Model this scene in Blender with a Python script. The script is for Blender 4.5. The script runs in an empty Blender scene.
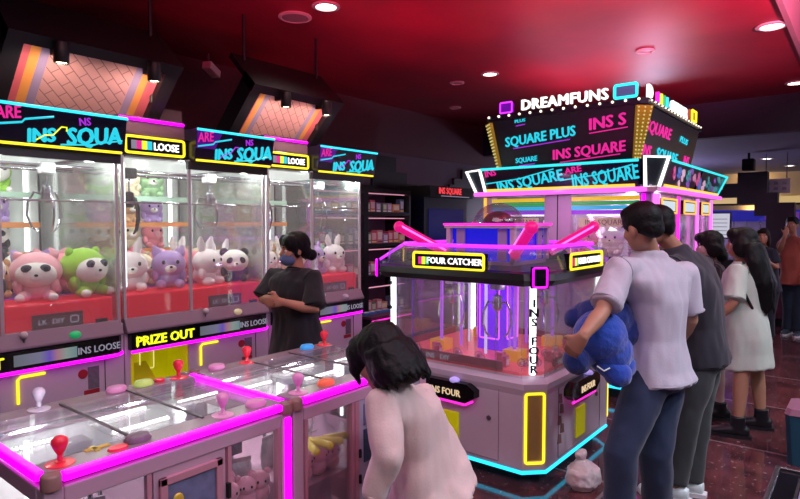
import bpy, bmesh, math, random
from mathutils import Vector as V, Matrix, noise
RND = random.Random(11)
scene = bpy.context.scene
COL = scene.collection
PI = math.pi

# ---------------------------------------------------------------- camera
FPX = 587.0
TH = math.atan(470 / FPX)
PT = math.atan(27.5 / FPX)
CAM = V((0, 0, 1.62))
FWD = V((math.cos(TH) * math.cos(PT), math.sin(TH) * math.cos(PT), -math.sin(PT)))
RGT = V((math.sin(TH), -math.cos(TH), 0))
UPV = RGT.cross(FWD)
cd = bpy.data.cameras.new('camera')
cam = bpy.data.objects.new('camera', cd)
COL.objects.link(cam)
cd.sensor_width = 36
cd.lens = FPX * 36 / 800
cd.clip_start = 0.05
m = Matrix.Identity(4)
for i in range(3):
    m[i][0] = RGT[i]; m[i][1] = UPV[i]; m[i][2] = -FWD[i]; m[i][3] = CAM[i]
cam.matrix_world = m
scene.camera = cam
FH = V((math.cos(TH), math.sin(TH), 0))     # horizontal view direction


def ray(px, py):
    return FWD + RGT * ((px - 400) / FPX) + UPV * ((249.5 - py) / FPX)


def P(px, py, d):
    """a point of the place seen at px, py and d metres in front of the camera"""
    return CAM + ray(px, py) * d


def onz(px, py, z):
    r = ray(px, py)
    return CAM + r * ((z - CAM.z) / r.z)


def ony(px, py, y):
    r = ray(px, py)
    return CAM + r * ((y - CAM.y) / r.y)


def onx(px, py, x):
    r = ray(px, py)
    return CAM + r * ((x - CAM.x) / r.x)


# ---------------------------------------------------------------- materials
def lin(h):
    if isinstance(h, (tuple, list)):
        return tuple(h[:3]) + (1,)
    h = h.lstrip('#')
    o = []
    for i in (0, 2, 4):
        c = int(h[i:i + 2], 16) / 255
        o.append(c / 12.92 if c < .04045 else ((c + .055) / 1.055) ** 2.4)
    return tuple(o) + (1,)


MATS = {}


def mat(name, col, rough=.5, metal=0, var=.08, scale=30, bump=0, emis=None, es=0, sheen=0, coat=0, spec=None):
    if name in MATS:
        return MATS[name]
    mt = bpy.data.materials.new(name)
    mt.use_nodes = True
    nt = mt.node_tree
    b = nt.nodes['Principled BSDF']
    c = lin(col)
    b.inputs['Roughness'].default_value = rough
    b.inputs['Metallic'].default_value = metal
    if sheen:
        b.inputs['Sheen Weight'].default_value = sheen
        b.inputs['Sheen Roughness'].default_value = .5
    if spec is not None:
        b.inputs['Specular IOR Level'].default_value = spec
    if coat:
        b.inputs['Coat Weight'].default_value = coat
    tc = nt.nodes.new('ShaderNodeTexCoord')
    nz = nt.nodes.new('ShaderNodeTexNoise')
    nz.inputs['Scale'].default_value = scale
    nz.inputs['Detail'].default_value = 3
    nt.links.new(tc.outputs['Object'], nz.inputs['Vector'])
    if var:
        mx = nt.nodes.new('ShaderNodeMix'); mx.data_type = 'RGBA'
        mx.inputs[6].default_value = tuple(min(1, x * (1 + var)) for x in c[:3]) + (1,)
        mx.inputs[7].default_value = tuple(x * (1 - var) for x in c[:3]) + (1,)
        nt.links.new(nz.outputs['Fac'], mx.inputs[0])
        nt.links.new(mx.outputs[2], b.inputs['Base Color'])
    else:
        b.inputs['Base Color'].default_value = c
    if bump:
        bp = nt.nodes.new('ShaderNodeBump')
        bp.inputs['Strength'].default_value = bump
        bp.inputs['Distance'].default_value = .01
        nt.links.new(nz.outputs['Fac'], bp.inputs['Height'])
        nt.links.new(bp.outputs['Normal'], b.inputs['Normal'])
    if emis:
        b.inputs['Emission Color'].default_value = lin(emis)
        b.inputs['Emission Strength'].default_value = es
    MATS[name] = mt
    return mt


def glow(name, col, s):
    return mat(name, '#101010', .4, var=0, emis=col, es=s)


def glassmat(name, tint, refl=.07, haze=0.0, rough=.02):
    if name in MATS:
        return MATS[name]
    mt = bpy.data.materials.new(name); mt.use_nodes = True
    nt = mt.node_tree; nt.nodes.clear()
    out = nt.nodes.new('ShaderNodeOutputMaterial')
    tr = nt.nodes.new('ShaderNodeBsdfTransparent'); tr.inputs[0].default_value = lin(tint)
    gl = nt.nodes.new('ShaderNodeBsdfGlossy'); gl.inputs['Roughness'].default_value = rough
    df = nt.nodes.new('ShaderNodeBsdfDiffuse'); df.inputs[0].default_value = (.9, .9, .9, 1)  # white diffuse mixed in to imitate hazy reflections on the glass
    lw = nt.nodes.new('ShaderNodeLayerWeight'); lw.inputs[0].default_value = .25
    ma = nt.nodes.new('ShaderNodeMath'); ma.operation = 'MULTIPLY_ADD'
    ma.inputs[1].default_value = .45; ma.inputs[2].default_value = refl
    nt.links.new(lw.outputs['Fresnel'], ma.inputs[0])
    m1 = nt.nodes.new('ShaderNodeMixShader'); m2 = nt.nodes.new('ShaderNodeMixShader')
    m1.inputs[0].default_value = haze
    nt.links.new(tr.outputs[0], m1.inputs[1]); nt.links.new(df.outputs[0], m1.inputs[2])
    nt.links.new(ma.outputs[0], m2.inputs[0])
    nt.links.new(m1.outputs[0], m2.inputs[1]); nt.links.new(gl.outputs[0], m2.inputs[2])
    nt.links.new(m2.outputs[0], out.inputs[0])
    MATS[name] = mt
    return mt


# ---------------------------------------------------------------- mesh builder
class MB:
    def __init__(s):
        s.v = []; s.f = []

    def add(s, vs, fs, M=None):
        n = len(s.v)
        s.v += [(M @ V(p) if M else V(p)) for p in vs]
        s.f += [tuple(i + n for i in f) for f in fs]
        return s

    def box(s, x0, y0, z0, x1, y1, z1, M=None):
        v = [(x0, y0, z0), (x1, y0, z0), (x1, y1, z0), (x0, y1, z0), (x0, y0, z1), (x1, y0, z1), (x1, y1, z1), (x0, y1, z1)]
        return s.add(v, [(0, 3, 2, 1), (4, 5, 6, 7), (0, 1, 5, 4), (1, 2, 6, 5), (2, 3, 7, 6), (3, 0, 4, 7)], M)

    def cbox(s, c, sz, M=None):
        return s.box(c[0] - sz[0] / 2, c[1] - sz[1] / 2, c[2] - sz[2] / 2, c[0] + sz[0] / 2, c[1] + sz[1] / 2, c[2] + sz[2] / 2, M)

    def hexa(s, a, b):
        """solid between two quads a and b (4 points each)"""
        return s.add(list(a) + list(b), [(3, 2, 1, 0), (4, 5, 6, 7), (0, 1, 5, 4), (1, 2, 6, 5), (2, 3, 7, 6), (3, 0, 4, 7)])

    def prism(s, pts, axis, a, b, M=None):
        n = len(pts)
        def mk(p, t):
            if axis == 'x': return (t, p[0], p[1])
            if axis == 'y': return (p[0], t, p[1])
            return (p[0], p[1], t)
        v = [mk(p, a) for p in pts] + [mk(p, b) for p in pts]
        f = [tuple(range(n))[::-1], tuple(range(n, 2 * n))]
        f += [(i, (i + 1) % n, n + (i + 1) % n, n + i) for i in range(n)]
        return s.add(v, f, M)

    def stack(s, polys, zs):
        """loft of equally long polygons at heights zs"""
        n = len(polys[0]); v = []
        for pl, z in zip(polys, zs):
            v += [(p[0], p[1], z) for p in pl]
        f = [tuple(range(n))[::-1], tuple(range(len(v) - n, len(v)))]
        for k in range(len(zs) - 1):
            f += [(k * n + i, k * n + (i + 1) % n, (k + 1) * n + (i + 1) % n, (k + 1) * n + i) for i in range(n)]
        return s.add(v, f)

    def tube(s, pts, r, n=8, closed=False, M=None):
        pts = [V(p) for p in pts]
        k = len(pts)
        rs = r if isinstance(r, (list, tuple)) else [r] * k
        v = []; nrm = None
        for i in range(k):
            if closed:
                t = (pts[(i + 1) % k] - pts[i - 1])
            else:
                a = pts[max(i - 1, 0)]; b = pts[min(i + 1, k - 1)]
                t = b - a
            if t.length < 1e-9: t = V((0, 0, 1))
            t.normalize()
            if nrm is None:
                nrm = t.orthogonal().normalized()
            else:
                nrm = (nrm - t * nrm.dot(t))
                nrm = nrm.normalized() if nrm.length > 1e-6 else t.orthogonal().normalized()
            bn = t.cross(nrm)
            for j in range(n):
                an = 2 * PI * j / n
                v.append(pts[i] + (nrm * math.cos(an) + bn * math.sin(an)) * rs[i])
        f = []
        for i in range(k if closed else k - 1):
            i2 = (i + 1) % k
            for j in range(n):
                f.append((i * n + j, i * n + (j + 1) % n, i2 * n + (j + 1) % n, i2 * n + j))
        if not closed:
            f.append(tuple(range(n))[::-1]); f.append(tuple(range((k - 1) * n, k * n)))
        return s.add(v, f, M)

    def lathe(s, prof, n=24, M=None):
        v = []; f = []
        for (r, z) in prof:
            for j in range(n):
                a = 2 * PI * j / n
                v.append((max(r, 1e-4) * math.cos(a), max(r, 1e-4) * math.sin(a), z))
        for i in range(len(prof) - 1):
            for j in range(n):
                f.append((i * n + j, i * n + (j + 1) % n, (i + 1) * n + (j + 1) % n, (i + 1) * n + j))
        f.append(tuple(range(n))[::-1]); f.append(tuple(range((len(prof) - 1) * n, len(prof) * n)))
        return s.add(v, f, M)

    def ball(s, c, r, n=14, k=9, M=None, zlo=-1.0):
        r = r if isinstance(r, (list, tuple)) else (r, r, r)
        pr = []
        a0 = math.asin(zlo)
        for i in range(k + 1):
            a = a0 + (PI / 2 - a0) * i / k
            pr.append((max(math.cos(a), 1e-3), math.sin(a)))
        T = Matrix.Translation(V(c)) @ (M if M else Matrix.Identity(4)) @ Matrix.Diagonal(V((r[0], r[1], r[2], 1)))
        return s.lathe(pr, n, T)

    def rings(s, rg, n=20, e=2.3):
        """loft of superellipse rings (centre, half axis a, half axis b)"""
        v = []
        for c, a, b in rg:
            for j in range(n):
                t = 2 * PI * j / n
                ct, st = math.cos(t), math.sin(t)
                x = math.copysign(abs(ct) ** (2 / e), ct); y = math.copysign(abs(st) ** (2 / e), st)
                v.append(V(c) + V(a) * x + V(b) * y)
        f = []
        for i in range(len(rg) - 1):
            for j in range(n):
                f.append((i * n + j, i * n + (j + 1) % n, (i + 1) * n + (j + 1) % n, (i + 1) * n + j))
        f.append(tuple(range(n))[::-1]); f.append(tuple(range((len(rg) - 1) * n, len(rg) * n)))
        return s.add(v, f)

    def mesh(s, name, off=None):
        me = bpy.data.meshes.new(name)
        vs = [tuple(p - off) if off is not None else tuple(p) for p in s.v]
        me.from_pydata(vs, [], s.f)
        bm = bmesh.new(); bm.from_mesh(me)
        bmesh.ops.recalc_face_normals(bm, faces=bm.faces)
        bm.to_mesh(me); bm.free()
        return me

    def build(s, name, mt, parent=None, smooth=False, bev=0, off=None):
        me = s.mesh(name, off)
        me.materials.append(mt)
        if smooth:
            me.shade_smooth()
            me.set_sharp_from_angle(angle=math.radians(50))
        o = bpy.data.objects.new(name, me)
        COL.objects.link(o)
        if parent: o.parent = parent
        if bev:
            bv = o.modifiers.new('bevel', 'BEVEL'); bv.width = bev; bv.segments = 2; bv.limit_method = 'ANGLE'
        return o


def thing(name, label, cat, loc=(0, 0, 0), rz=0, group=None):
    o = bpy.data.objects.new(name, None)
    COL.objects.link(o)
    o.empty_display_size = .1
    o.location = loc; o.rotation_euler = (0, 0, rz)
    return tag(o, label, cat, group)


def tag(o, label, cat, group=None, kind=None):
    if label: o['label'] = label
    if cat: o['category'] = cat
    if group: o['group'] = group
    if kind: o['kind'] = kind
    return o


def struct(o):
    o['kind'] = 'structure'
    return o


KIDS = {}


def dup(root, loc, rot, scale=1.0, label=None, group=None):
    r = root.copy(); COL.objects.link(r)
    r.location = loc; r.rotation_euler = rot; r.scale = (scale,) * 3
    if label: r['label'] = label
    if group: r['group'] = group
    for ch in list(root.children):
        c = ch.copy(); COL.objects.link(c); c.parent = r
        for g in ch.children:
            d = g.copy(); COL.objects.link(d); d.parent = c
    return r


TXT = {}


def text(s, h, mt, parent, org, xd, name='lettering', ang=0, ext=.004, bold=.0, align='CENTER', sx=1.0, up=(0, 0, 1), shear=0, space=1.0):
    """letters of cap height h; org = middle of the base line; xd = reading direction"""
    key = (s, bold, align, shear, ext, space, round(h, 4))
    if key not in TXT:
        cu = bpy.data.curves.new('lettering', 'FONT')
        cu.body = s; cu.size = h / .72; cu.extrude = ext; cu.align_x = align; cu.shear = shear; cu.space_character = space
        cu.resolution_u = 2
        ob = bpy.data.objects.new('tmp', cu); COL.objects.link(ob)
        dg = bpy.context.evaluated_depsgraph_get()
        me = bpy.data.meshes.new_from_object(ob.evaluated_get(dg))
        bpy.data.objects.remove(ob); bpy.data.curves.remove(cu)
        if bold:
            bm = bmesh.new(); bm.from_mesh(me); src = list(bm.verts) + list(bm.edges) + list(bm.faces)
            for dx, dy in ((bold * h, 0), (-bold * h, 0), (0, bold * h * .6), (0, -bold * h * .6)):
                q = bmesh.ops.duplicate(bm, geom=src)
                bmesh.ops.translate(bm, vec=(dx, dy, 0), verts=[e for e in q['geom'] if isinstance(e, bmesh.types.BMVert)])
            bm.to_mesh(me); bm.free()
        TXT[key] = me
    me = TXT[key].copy()
    me.materials.clear(); me.materials.append(mt)
    x = V(xd).normalized(); u = V(up).normalized(); nn = x.cross(u).normalized()
    u = nn.cross(x)
    B = Matrix(((x.x, u.x, nn.x, org[0]), (x.y, u.y, nn.y, org[1]), (x.z, u.z, nn.z, org[2]), (0, 0, 0, 1)))
    me.transform(B @ Matrix.Rotation(ang, 4, 'Z') @ Matrix.Diagonal(V((sx, 1, 1, 1))))
    o = bpy.data.objects.new(name, me)
    COL.objects.link(o)
    if parent: o.parent = parent
    return o


def rrect(w, h, r, n=4):
    """closed rounded rectangle path in 2-D, centred"""
    p = []
    for cx, cy, a0 in ((w / 2 - r, h / 2 - r, 0), (-w / 2 + r, h / 2 - r, 90), (-w / 2 + r, -h / 2 + r, 180), (w / 2 - r, -h / 2 + r, 270)):
        for i in range(n + 1):
            a = math.radians(a0 + 90 * i / n)
            p.append((cx + r * math.cos(a), cy + r * math.sin(a)))
    return p


def plane_path(pts, org, xd, up=(0, 0, 1)):
    x = V(xd).normalized(); u = V(up).normalized()
    return [V(org) + x * a + u * b for a, b in pts]


def lamp(kind, name, loc, power, col=(1, 1, 1), to=None, size=.1, size_y=None, spot=70, blend=.6):
    l = bpy.data.lights.new(name, kind)
    l.energy = power; l.color = col
    if kind == 'AREA':
        l.shape = 'RECTANGLE' if size_y else 'SQUARE'
        l.size = size
        if size_y: l.size_y = size_y
    elif kind == 'SPOT':
        l.spot_size = math.radians(spot); l.spot_blend = blend; l.shadow_soft_size = size
    else:
        l.shadow_soft_size = size
    o = bpy.data.objects.new(name, l); COL.objects.link(o)
    o.location = loc
    if to is not None:
        d = (V(to) - V(loc)).normalized()
        o.rotation_euler = d.to_track_quat('-Z', 'Y').to_euler()
    return o


def remesh(mb, name, mt, parent, vox, sm=5, off=None, fold=0, fsc=(9, 9, 2.2)):
    me = mb.mesh(name, off)
    ob = bpy.data.objects.new('tmp', me); COL.objects.link(ob)
    r = ob.modifiers.new('r', 'REMESH'); r.mode = 'VOXEL'; r.voxel_size = vox
    if sm:
        k = ob.modifiers.new('s', 'SMOOTH'); k.factor = .5; k.iterations = sm
    dg = bpy.context.evaluated_depsgraph_get()
    nm = bpy.data.meshes.new_from_object(ob.evaluated_get(dg))
    bpy.data.objects.remove(ob); bpy.data.meshes.remove(me)
    if fold:
        nm.update()
        ns = [v.normal.copy() for v in nm.vertices]
        sd = V((RND.random() * 9, RND.random() * 9, RND.random() * 9))
        for v, nn in zip(nm.vertices, ns):
            q = V((v.co.x * fsc[0], v.co.y * fsc[1], v.co.z * fsc[2])) + sd
            a = noise.noise(q) ; b = noise.noise(q * 2.3)
            v.co += nn * (fold * (a + .5 * b + .55))
    nm.name = name
    nm.materials.clear(); nm.materials.append(mt)
    nm.shade_smooth()
    o = bpy.data.objects.new(name, nm); COL.objects.link(o)
    if parent: o.parent = parent
    return o


ORD = ['first', 'second', 'third', 'fourth', 'fifth', 'sixth', 'seventh', 'eighth', 'ninth', 'tenth', 'eleventh', 'twelfth']

# shared materials
SHELL = mat('shell_pinkish_white', '#c9b8c8', .32, var=.03, coat=.2)
SHELL_D = mat('shell_mauve', '#8a7488', .4, var=.04)
BLACK = mat('gloss_black', '#0c0b10', .18, var=0)
MATT = mat('matt_black', '#08070a', .7, var=.1)
NAVY = mat('sign_navy', '#14142a', .25, var=0)
CHROME = mat('brushed_steel', '#b9b6be', .25, metal=1, var=.05)
GREYM = mat('grey_metal', '#77727c', .35, metal=.6, var=.05)
WHITE = mat('white_panel', '#dfe2e0', .5, var=.03)
RED = mat('red_plastic', '#d3142c', .35, var=.05)
PURP = glow('magenta_neon', (1, .0, 1.0), 2.0)
PINKN = glow('pink_neon', (1, .02, .55), 1.6)
YEL = glow('yellow_neon', (1, .8, .02), 1.5)
CYAN = glow('cyan_neon', (.03, .75, 1), 1.4)
CYT = glow('cyan_print', (.02, .62, .78), 1.1)
MAGT = glow('magenta_print', (.85, .02, .32), 1.0)
VIO = glow('violet_print', (.45, .03, .8), .9)
YLT = glow('yellow_letters', (.9, .95, .02), 1.3)
WHT = glow('white_letters', (1, .97, .95), 1.6)
LED = glow('white_led', (.93, 1, .97), 3.2)
DIMT = glow('dim_letters', (.5, .45, .6), .5)
GREENT = glow('green_print', (.05, .7, .3), .9)
GLASS = glassmat('clear_glass', (.97, .975, .97), .03, .075)
ACRYL = glassmat('clear_acrylic', (.95, .95, .97), .05, .03)
# ================================================================ the setting
def floor_mat():
    mt = bpy.data.materials.new('polished_stone_floor'); mt.use_nodes = True
    nt = mt.node_tree; b = nt.nodes['Principled BSDF']
    L = nt.links.new
    tc = nt.nodes.new('ShaderNodeTexCoord')
    n1 = nt.nodes.new('ShaderNodeTexNoise'); n1.inputs['Scale'].default_value = 5; n1.inputs['Detail'].default_value = 6
    n2 = nt.nodes.new('ShaderNodeTexVoronoi'); n2.inputs['Scale'].default_value = 22
    n3 = nt.nodes.new('ShaderNodeTexNoise'); n3.inputs['Scale'].default_value = 30; n3.inputs['Detail'].default_value = 2
    br = nt.nodes.new('ShaderNodeTexBrick'); br.offset = 0
    br.inputs['Scale'].default_value = 1; br.inputs['Mortar Size'].default_value = .012
    br.inputs['Brick Width'].default_value = 1.2; br.inputs['Row Height'].default_value = 1.2
    br.inputs['Color1'].default_value = (0, 0, 0, 1); br.inputs['Color2'].default_value = (0, 0, 0, 1); br.inputs['Mortar'].default_value = (1, 1, 1, 1)
    for n in (n1, n2, n3, br): L(tc.outputs['Object'], n.inputs['Vector'])
    r1 = nt.nodes.new('ShaderNodeValToRGB')
    r1.color_ramp.elements[0].position = .35; r1.color_ramp.elements[0].color = lin('#3a2226')
    r1.color_ramp.elements[1].position = .7; r1.color_ramp.elements[1].color = lin('#6c3a3e')
    L(n1.outputs['Fac'], r1.inputs[0])
    r3 = nt.nodes.new('ShaderNodeValToRGB')
    r3.color_ramp.elements[0].position = .65; r3.color_ramp.elements[0].color = (0, 0, 0, 1)
    r3.color_ramp.elements[1].position = .73; r3.color_ramp.elements[1].color = (.7, .7, .7, 1)
    L(n3.outputs['Fac'], r3.inputs[0])
    m1 = nt.nodes.new('ShaderNodeMix'); m1.data_type = 'RGBA'; m1.inputs[7].default_value = lin('#a08c90')
    L(r3.outputs[0], m1.inputs[0]); L(r1.outputs[0], m1.inputs[6])
    m2 = nt.nodes.new('ShaderNodeMix'); m2.data_type = 'RGBA'; m2.inputs[7].default_value = lin('#7d6a6e')
    L(br.outputs['Color'], m2.inputs[0]); L(m1.outputs[2], m2.inputs[6])
    L(m2.outputs[2], b.inputs['Base Color'])
    b.inputs['Roughness'].default_value = .08
    b.inputs['Specular IOR Level'].default_value = .7
    bp = nt.nodes.new('ShaderNodeBump'); bp.inputs['Strength'].default_value = .03; bp.inputs['Distance'].default_value = .02
    L(n1.outputs['Fac'], bp.inputs['Height']); L(bp.outputs['Normal'], b.inputs['Normal'])
    return mt


def red_ceiling_mat():
    mt = bpy.data.materials.new('red_ceiling_paint'); mt.use_nodes = True
    nt = mt.node_tree; b = nt.nodes['Principled BSDF']
    tc = nt.nodes.new('ShaderNodeTexCoord')
    n = nt.nodes.new('ShaderNodeTexNoise'); n.inputs['Scale'].default_value = .9; n.inputs['Detail'].default_value = 4
    r = nt.nodes.new('ShaderNodeValToRGB')
    r.color_ramp.elements[0].position = .3; r.color_ramp.elements[0].color = lin('#6d1226')
    r.color_ramp.elements[1].position = .7; r.color_ramp.elements[1].color = lin('#a02038')
    nt.links.new(tc.outputs['Object'], n.inputs['Vector']); nt.links.new(n.outputs['Fac'], r.inputs[0])
    nt.links.new(r.outputs[0], b.inputs['Base Color'])
    b.inputs['Roughness'].default_value = .42
    return mt


struct(MB().box(-4, -9, -.2, 22, 8, 0).build('floor', floor_mat()))
CEIL = 3.2
struct(MB().box(-4, .57, CEIL, 8.7, 5.2, CEIL + .1).build('ceiling', red_ceiling_mat()))
DARKB = mat('dark_blue_paint', '#1a1a33', .6, var=.1, scale=4)
GREYC = mat('grey_ceiling_paint', '#6a6480', .7, var=.05, scale=3)
struct(MB().box(-4, -9, CEIL + .35, 22, .57, CEIL + .45).build('ceiling_upper', mat('black_blue_ceiling', '#12132a', .7, var=.1, scale=3)))
struct(MB().box(-4, .53, CEIL - .02, 8.7, .568, CEIL + .35).build('trim_1', mat('pinkish_trim', '#a8888c', .4)))
struct(MB().box(8.7, -9, 2.74, 8.86, 5.2, CEIL + .35).build('trim_2', DARKB))
struct(MB().box(8.86, -9, 2.78, 22, 8, 2.88).build('ceiling_rear', GREYC))
struct(MB().box(-4, 5.16, 0, 8.86, 5.3, CEIL + .1).build('wall_left', mat('mauve_black_wall', '#522634', .6, var=.1, scale=3)))
struct(MB().box(21.8, -9, 0, 22, 8, 2.8).build('wall_back', mat('dim_blue_wall', '#2b2c48', .6, var=.1, scale=3)))
struct(MB().box(8.7, 5.3, 0, 22, 5.45, 2.8).build('wall_left_rear', mat('mauve_black_wall', '#2a2230')))
struct(MB().box(-4, -9.1, 0, 22, -9, CEIL + .4).build('wall_right', DARKB))
struct(MB().box(-4.1, -9, 0, -4, 5.2, CEIL + .4).build('wall_rear', DARKB))

# warm cove strip and pale wall bands far off at the right
COVE = glow('warm_cove_light', (1, .68, .28), .55)
WARM = mat('warm_beige_wall', '#b79c74', .6, var=.06, scale=3)
w = MB().box(16.2, -9, 1.75, 16.5, 6, 2.78).build('bulkhead', WARM)
struct(w)
c1 = thing('cove_light', 'warm glowing strip light along the beige bulkhead beyond the pink game tower', 'light', (16.1, -1.5, 2.12))
MB().box(-.06, -7, -.06, .1, 6.5, .1).build('diffuser', COVE, c1)
MB().box(-.1, -7, -.1, .1, 6.5, -.06).build('housing', MATT, c1)
for yy in (-1.5, 2.2):
    lamp('AREA', 'cove_lamp', (15.9, yy, 2.3), 25, (1, .75, .4), to=(16.4, yy, 2.5), size=.3, size_y=3)

# ---------------------------------------------------------------- downlights
RIM = mat('downlight_rim', '#b8a8a8', .4)
DL = glow('downlight_glow', (1, .93, .82), 9)
DLO = mat('unlit_lens', '#8e8288', .4)


def downlight(p, label, lit=True, r=.07, power=40, col=(1, .9, .8), spot=110):
    t = thing('ceiling_downlight', label, 'ceiling light', p, group='ceiling downlights')
    MB().lathe([(r, -.001), (r * 1.35, -.004), (r * 1.4, -.014), (r * 1.02, -.02), (r * .96, -.004)], 24).build('trim_ring', RIM, t, True)
    MB().lathe([(r * .95, -.013), (r * .9, -.003)], 24).build('lens', DL if lit else DLO, t)
    if lit and power:
        lamp('SPOT', 'downlight_lamp', (p[0], p[1], p[2] - .03), power, col, to=(p[0], p[1], 0), size=r * .8, spot=spot, blend=.9)
    return t


downlight(onz(326, 5, CEIL), 'bright warm downlight beside the round ceiling speaker at the top edge', True, .075, 36)
downlight(onz(490, 73, CEIL), 'small bright downlight in the red ceiling left of the tall game tower', True, .07, 40)
downlight(onz(772, 25, CEIL), 'bright downlight in the red ceiling nearest its right edge', True, .085, 60)
downlight(onz(796, 82, CEIL - 0), 'bright downlight near the far right corner of the red ceiling', True, .08, 40)
downlight(onz(457, 82, CEIL), 'unlit pale downlight just left of the small bright one', False, .06)
downlight(onz(455, 107, CEIL), 'unlit dim downlight low over the dark rear wall', False, .06)
downlight(onz(427, 126, CEIL), 'tiny lit downlight furthest back over the dark rear wall', True, .05, 10)
downlight(onz(645, 50, CEIL), 'unlit narrow downlight above the tall game tower', False, .06)
downlight(onz(767, 158, 2.78), 'lit downlight on the lower grey ceiling, left one of the two', True, .08, 25)
downlight(onz(790, 165, 2.78), 'lit downlight on the lower grey ceiling, right one of the two', True, .08, 25)
sp = onz(295, 16, CEIL)
t = thing('ceiling_speaker', 'round pale speaker grille flush in the red ceiling', 'speaker', sp)
MB().lathe([(.1, -.001), (.125, -.003), (.128, -.014), (.105, -.02), (.1, -.006)], 28).build('rim', RIM, t, True)
MB().lathe([(.1, -.016), (.06, -.018), (.0, -.019), (.0, -.002), (.1, -.002)], 28).build('grille', mat('speaker_mesh', '#7d6a70', .6, var=.3, scale=200, bump=.4), t, True)
# small white projector spot
q = onz(208, 54, CEIL)
t = thing('ceiling_projector', 'small white angled projector hanging from the dark part of the ceiling', 'projector', q)
MB().tube([(0, 0, 0), (0, 0, -.09)], .012).build('stem', GREYM, t)
MB().cbox((.06, -.02, -.13), (.2, .09, .07), Matrix.Rotation(.5, 4, 'Z') @ Matrix.Rotation(.25, 4, 'Y')).build('body', WHITE, t, bev=.008)
# dark sensor box under rear ceiling
q = onz(749, 153, 2.78)
t = thing('security_camera', 'small dark camera box under the grey rear ceiling', 'camera', q)
MB().tube([(0, 0, 0), (0, 0, -.1)], .02).build('stem', MATT, t)
MB().box(-.1, -.09, -.3, .1, .09, -.1).build('body', MATT, t, bev=.02)

# ---------------------------------------------------------------- leaning canopy panels over the row
def panel_mat():
    mt = bpy.data.materials.new('canopy_print'); mt.use_nodes = True
    nt = mt.node_tree; b = nt.nodes['Principled BSDF']; L = nt.links.new
    tc = nt.nodes.new('ShaderNodeTexCoord')
    sx = nt.nodes.new('ShaderNodeSeparateXYZ'); L(tc.outputs['Generated'], sx.inputs[0])
    rp = nt.nodes.new('ShaderNodeValToRGB'); cr = rp.color_ramp; cr.interpolation = 'CONSTANT'
    stops = [(0, '#c55a6c'), (.07, '#d9914a'), (.13, '#8c7ca6'), (.19, '#b98a8c'), (.80, '#8c7ca6'), (.86, '#d9914a'), (.92, '#c55a6c')]
    cr.elements[0].position = 0; cr.elements[0].color = lin(stops[0][1])
    cr.elements[1].position = stops[1][0]; cr.elements[1].color = lin(stops[1][1])
    for p_, c_ in stops[2:]:
        e = cr.elements.new(p_); e.color = lin(c_)
    L(sx.outputs[0], rp.inputs[0])
    # linked-square lattice of thin lines
    mp = nt.nodes.new('ShaderNodeMapping'); mp.inputs['Rotation'].default_value = (0, 0, .78); L(tc.outputs['Object'], mp.inputs[0])
    bk = nt.nodes.new('ShaderNodeTexBrick'); bk.offset = .5
    bk.inputs['Scale'].default_value = 1; bk.inputs['Brick Width'].default_value = .11; bk.inputs['Row Height'].default_value = .055
    bk.inputs['Mortar Size'].default_value = .0028
    bk.inputs['Color1'].default_value = (0, 0, 0, 1); bk.inputs['Color2'].default_value = (0, 0, 0, 1); bk.inputs['Mortar'].default_value = (1, 1, 1, 1)
    L(mp.outputs[0], bk.inputs['Vector'])
    g = nt.nodes.new('ShaderNodeMath'); g.operation = 'COMPARE'; g.inputs[1].default_value = .495; g.inputs[2].default_value = .3
    L(sx.outputs[0], g.inputs[0])
    mu = nt.nodes.new('ShaderNodeMath'); mu.operation = 'MULTIPLY'; L(bk.outputs['Color'], mu.inputs[0]); L(g.outputs[0], mu.inputs[1])
    m3 = nt.nodes.new('ShaderNodeMath'); m3.operation = 'MULTIPLY'; m3.inputs[1].default_value = .75; L(mu.outputs[0], m3.inputs[0])
    mx = nt.nodes.new('ShaderNodeMix'); mx.data_type = 'RGBA'; mx.inputs[7].default_value = lin('#5a3a48')
    L(m3.outputs[0], mx.inputs[0]); L(rp.outputs[0], mx.inputs[6]); L(mx.outputs[2], b.inputs['Base Color'])
    b.inputs['Roughness'].default_value = .6
    return mt


PANEL = panel_mat()
FRAME = mat('canopy_frame_black', '#171219', .5, var=.1)
CAN = mat('spot_can_black', '#0a090b', .5)
SPOTG = glow('spot_glow', (1, .82, .55), 8)


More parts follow.
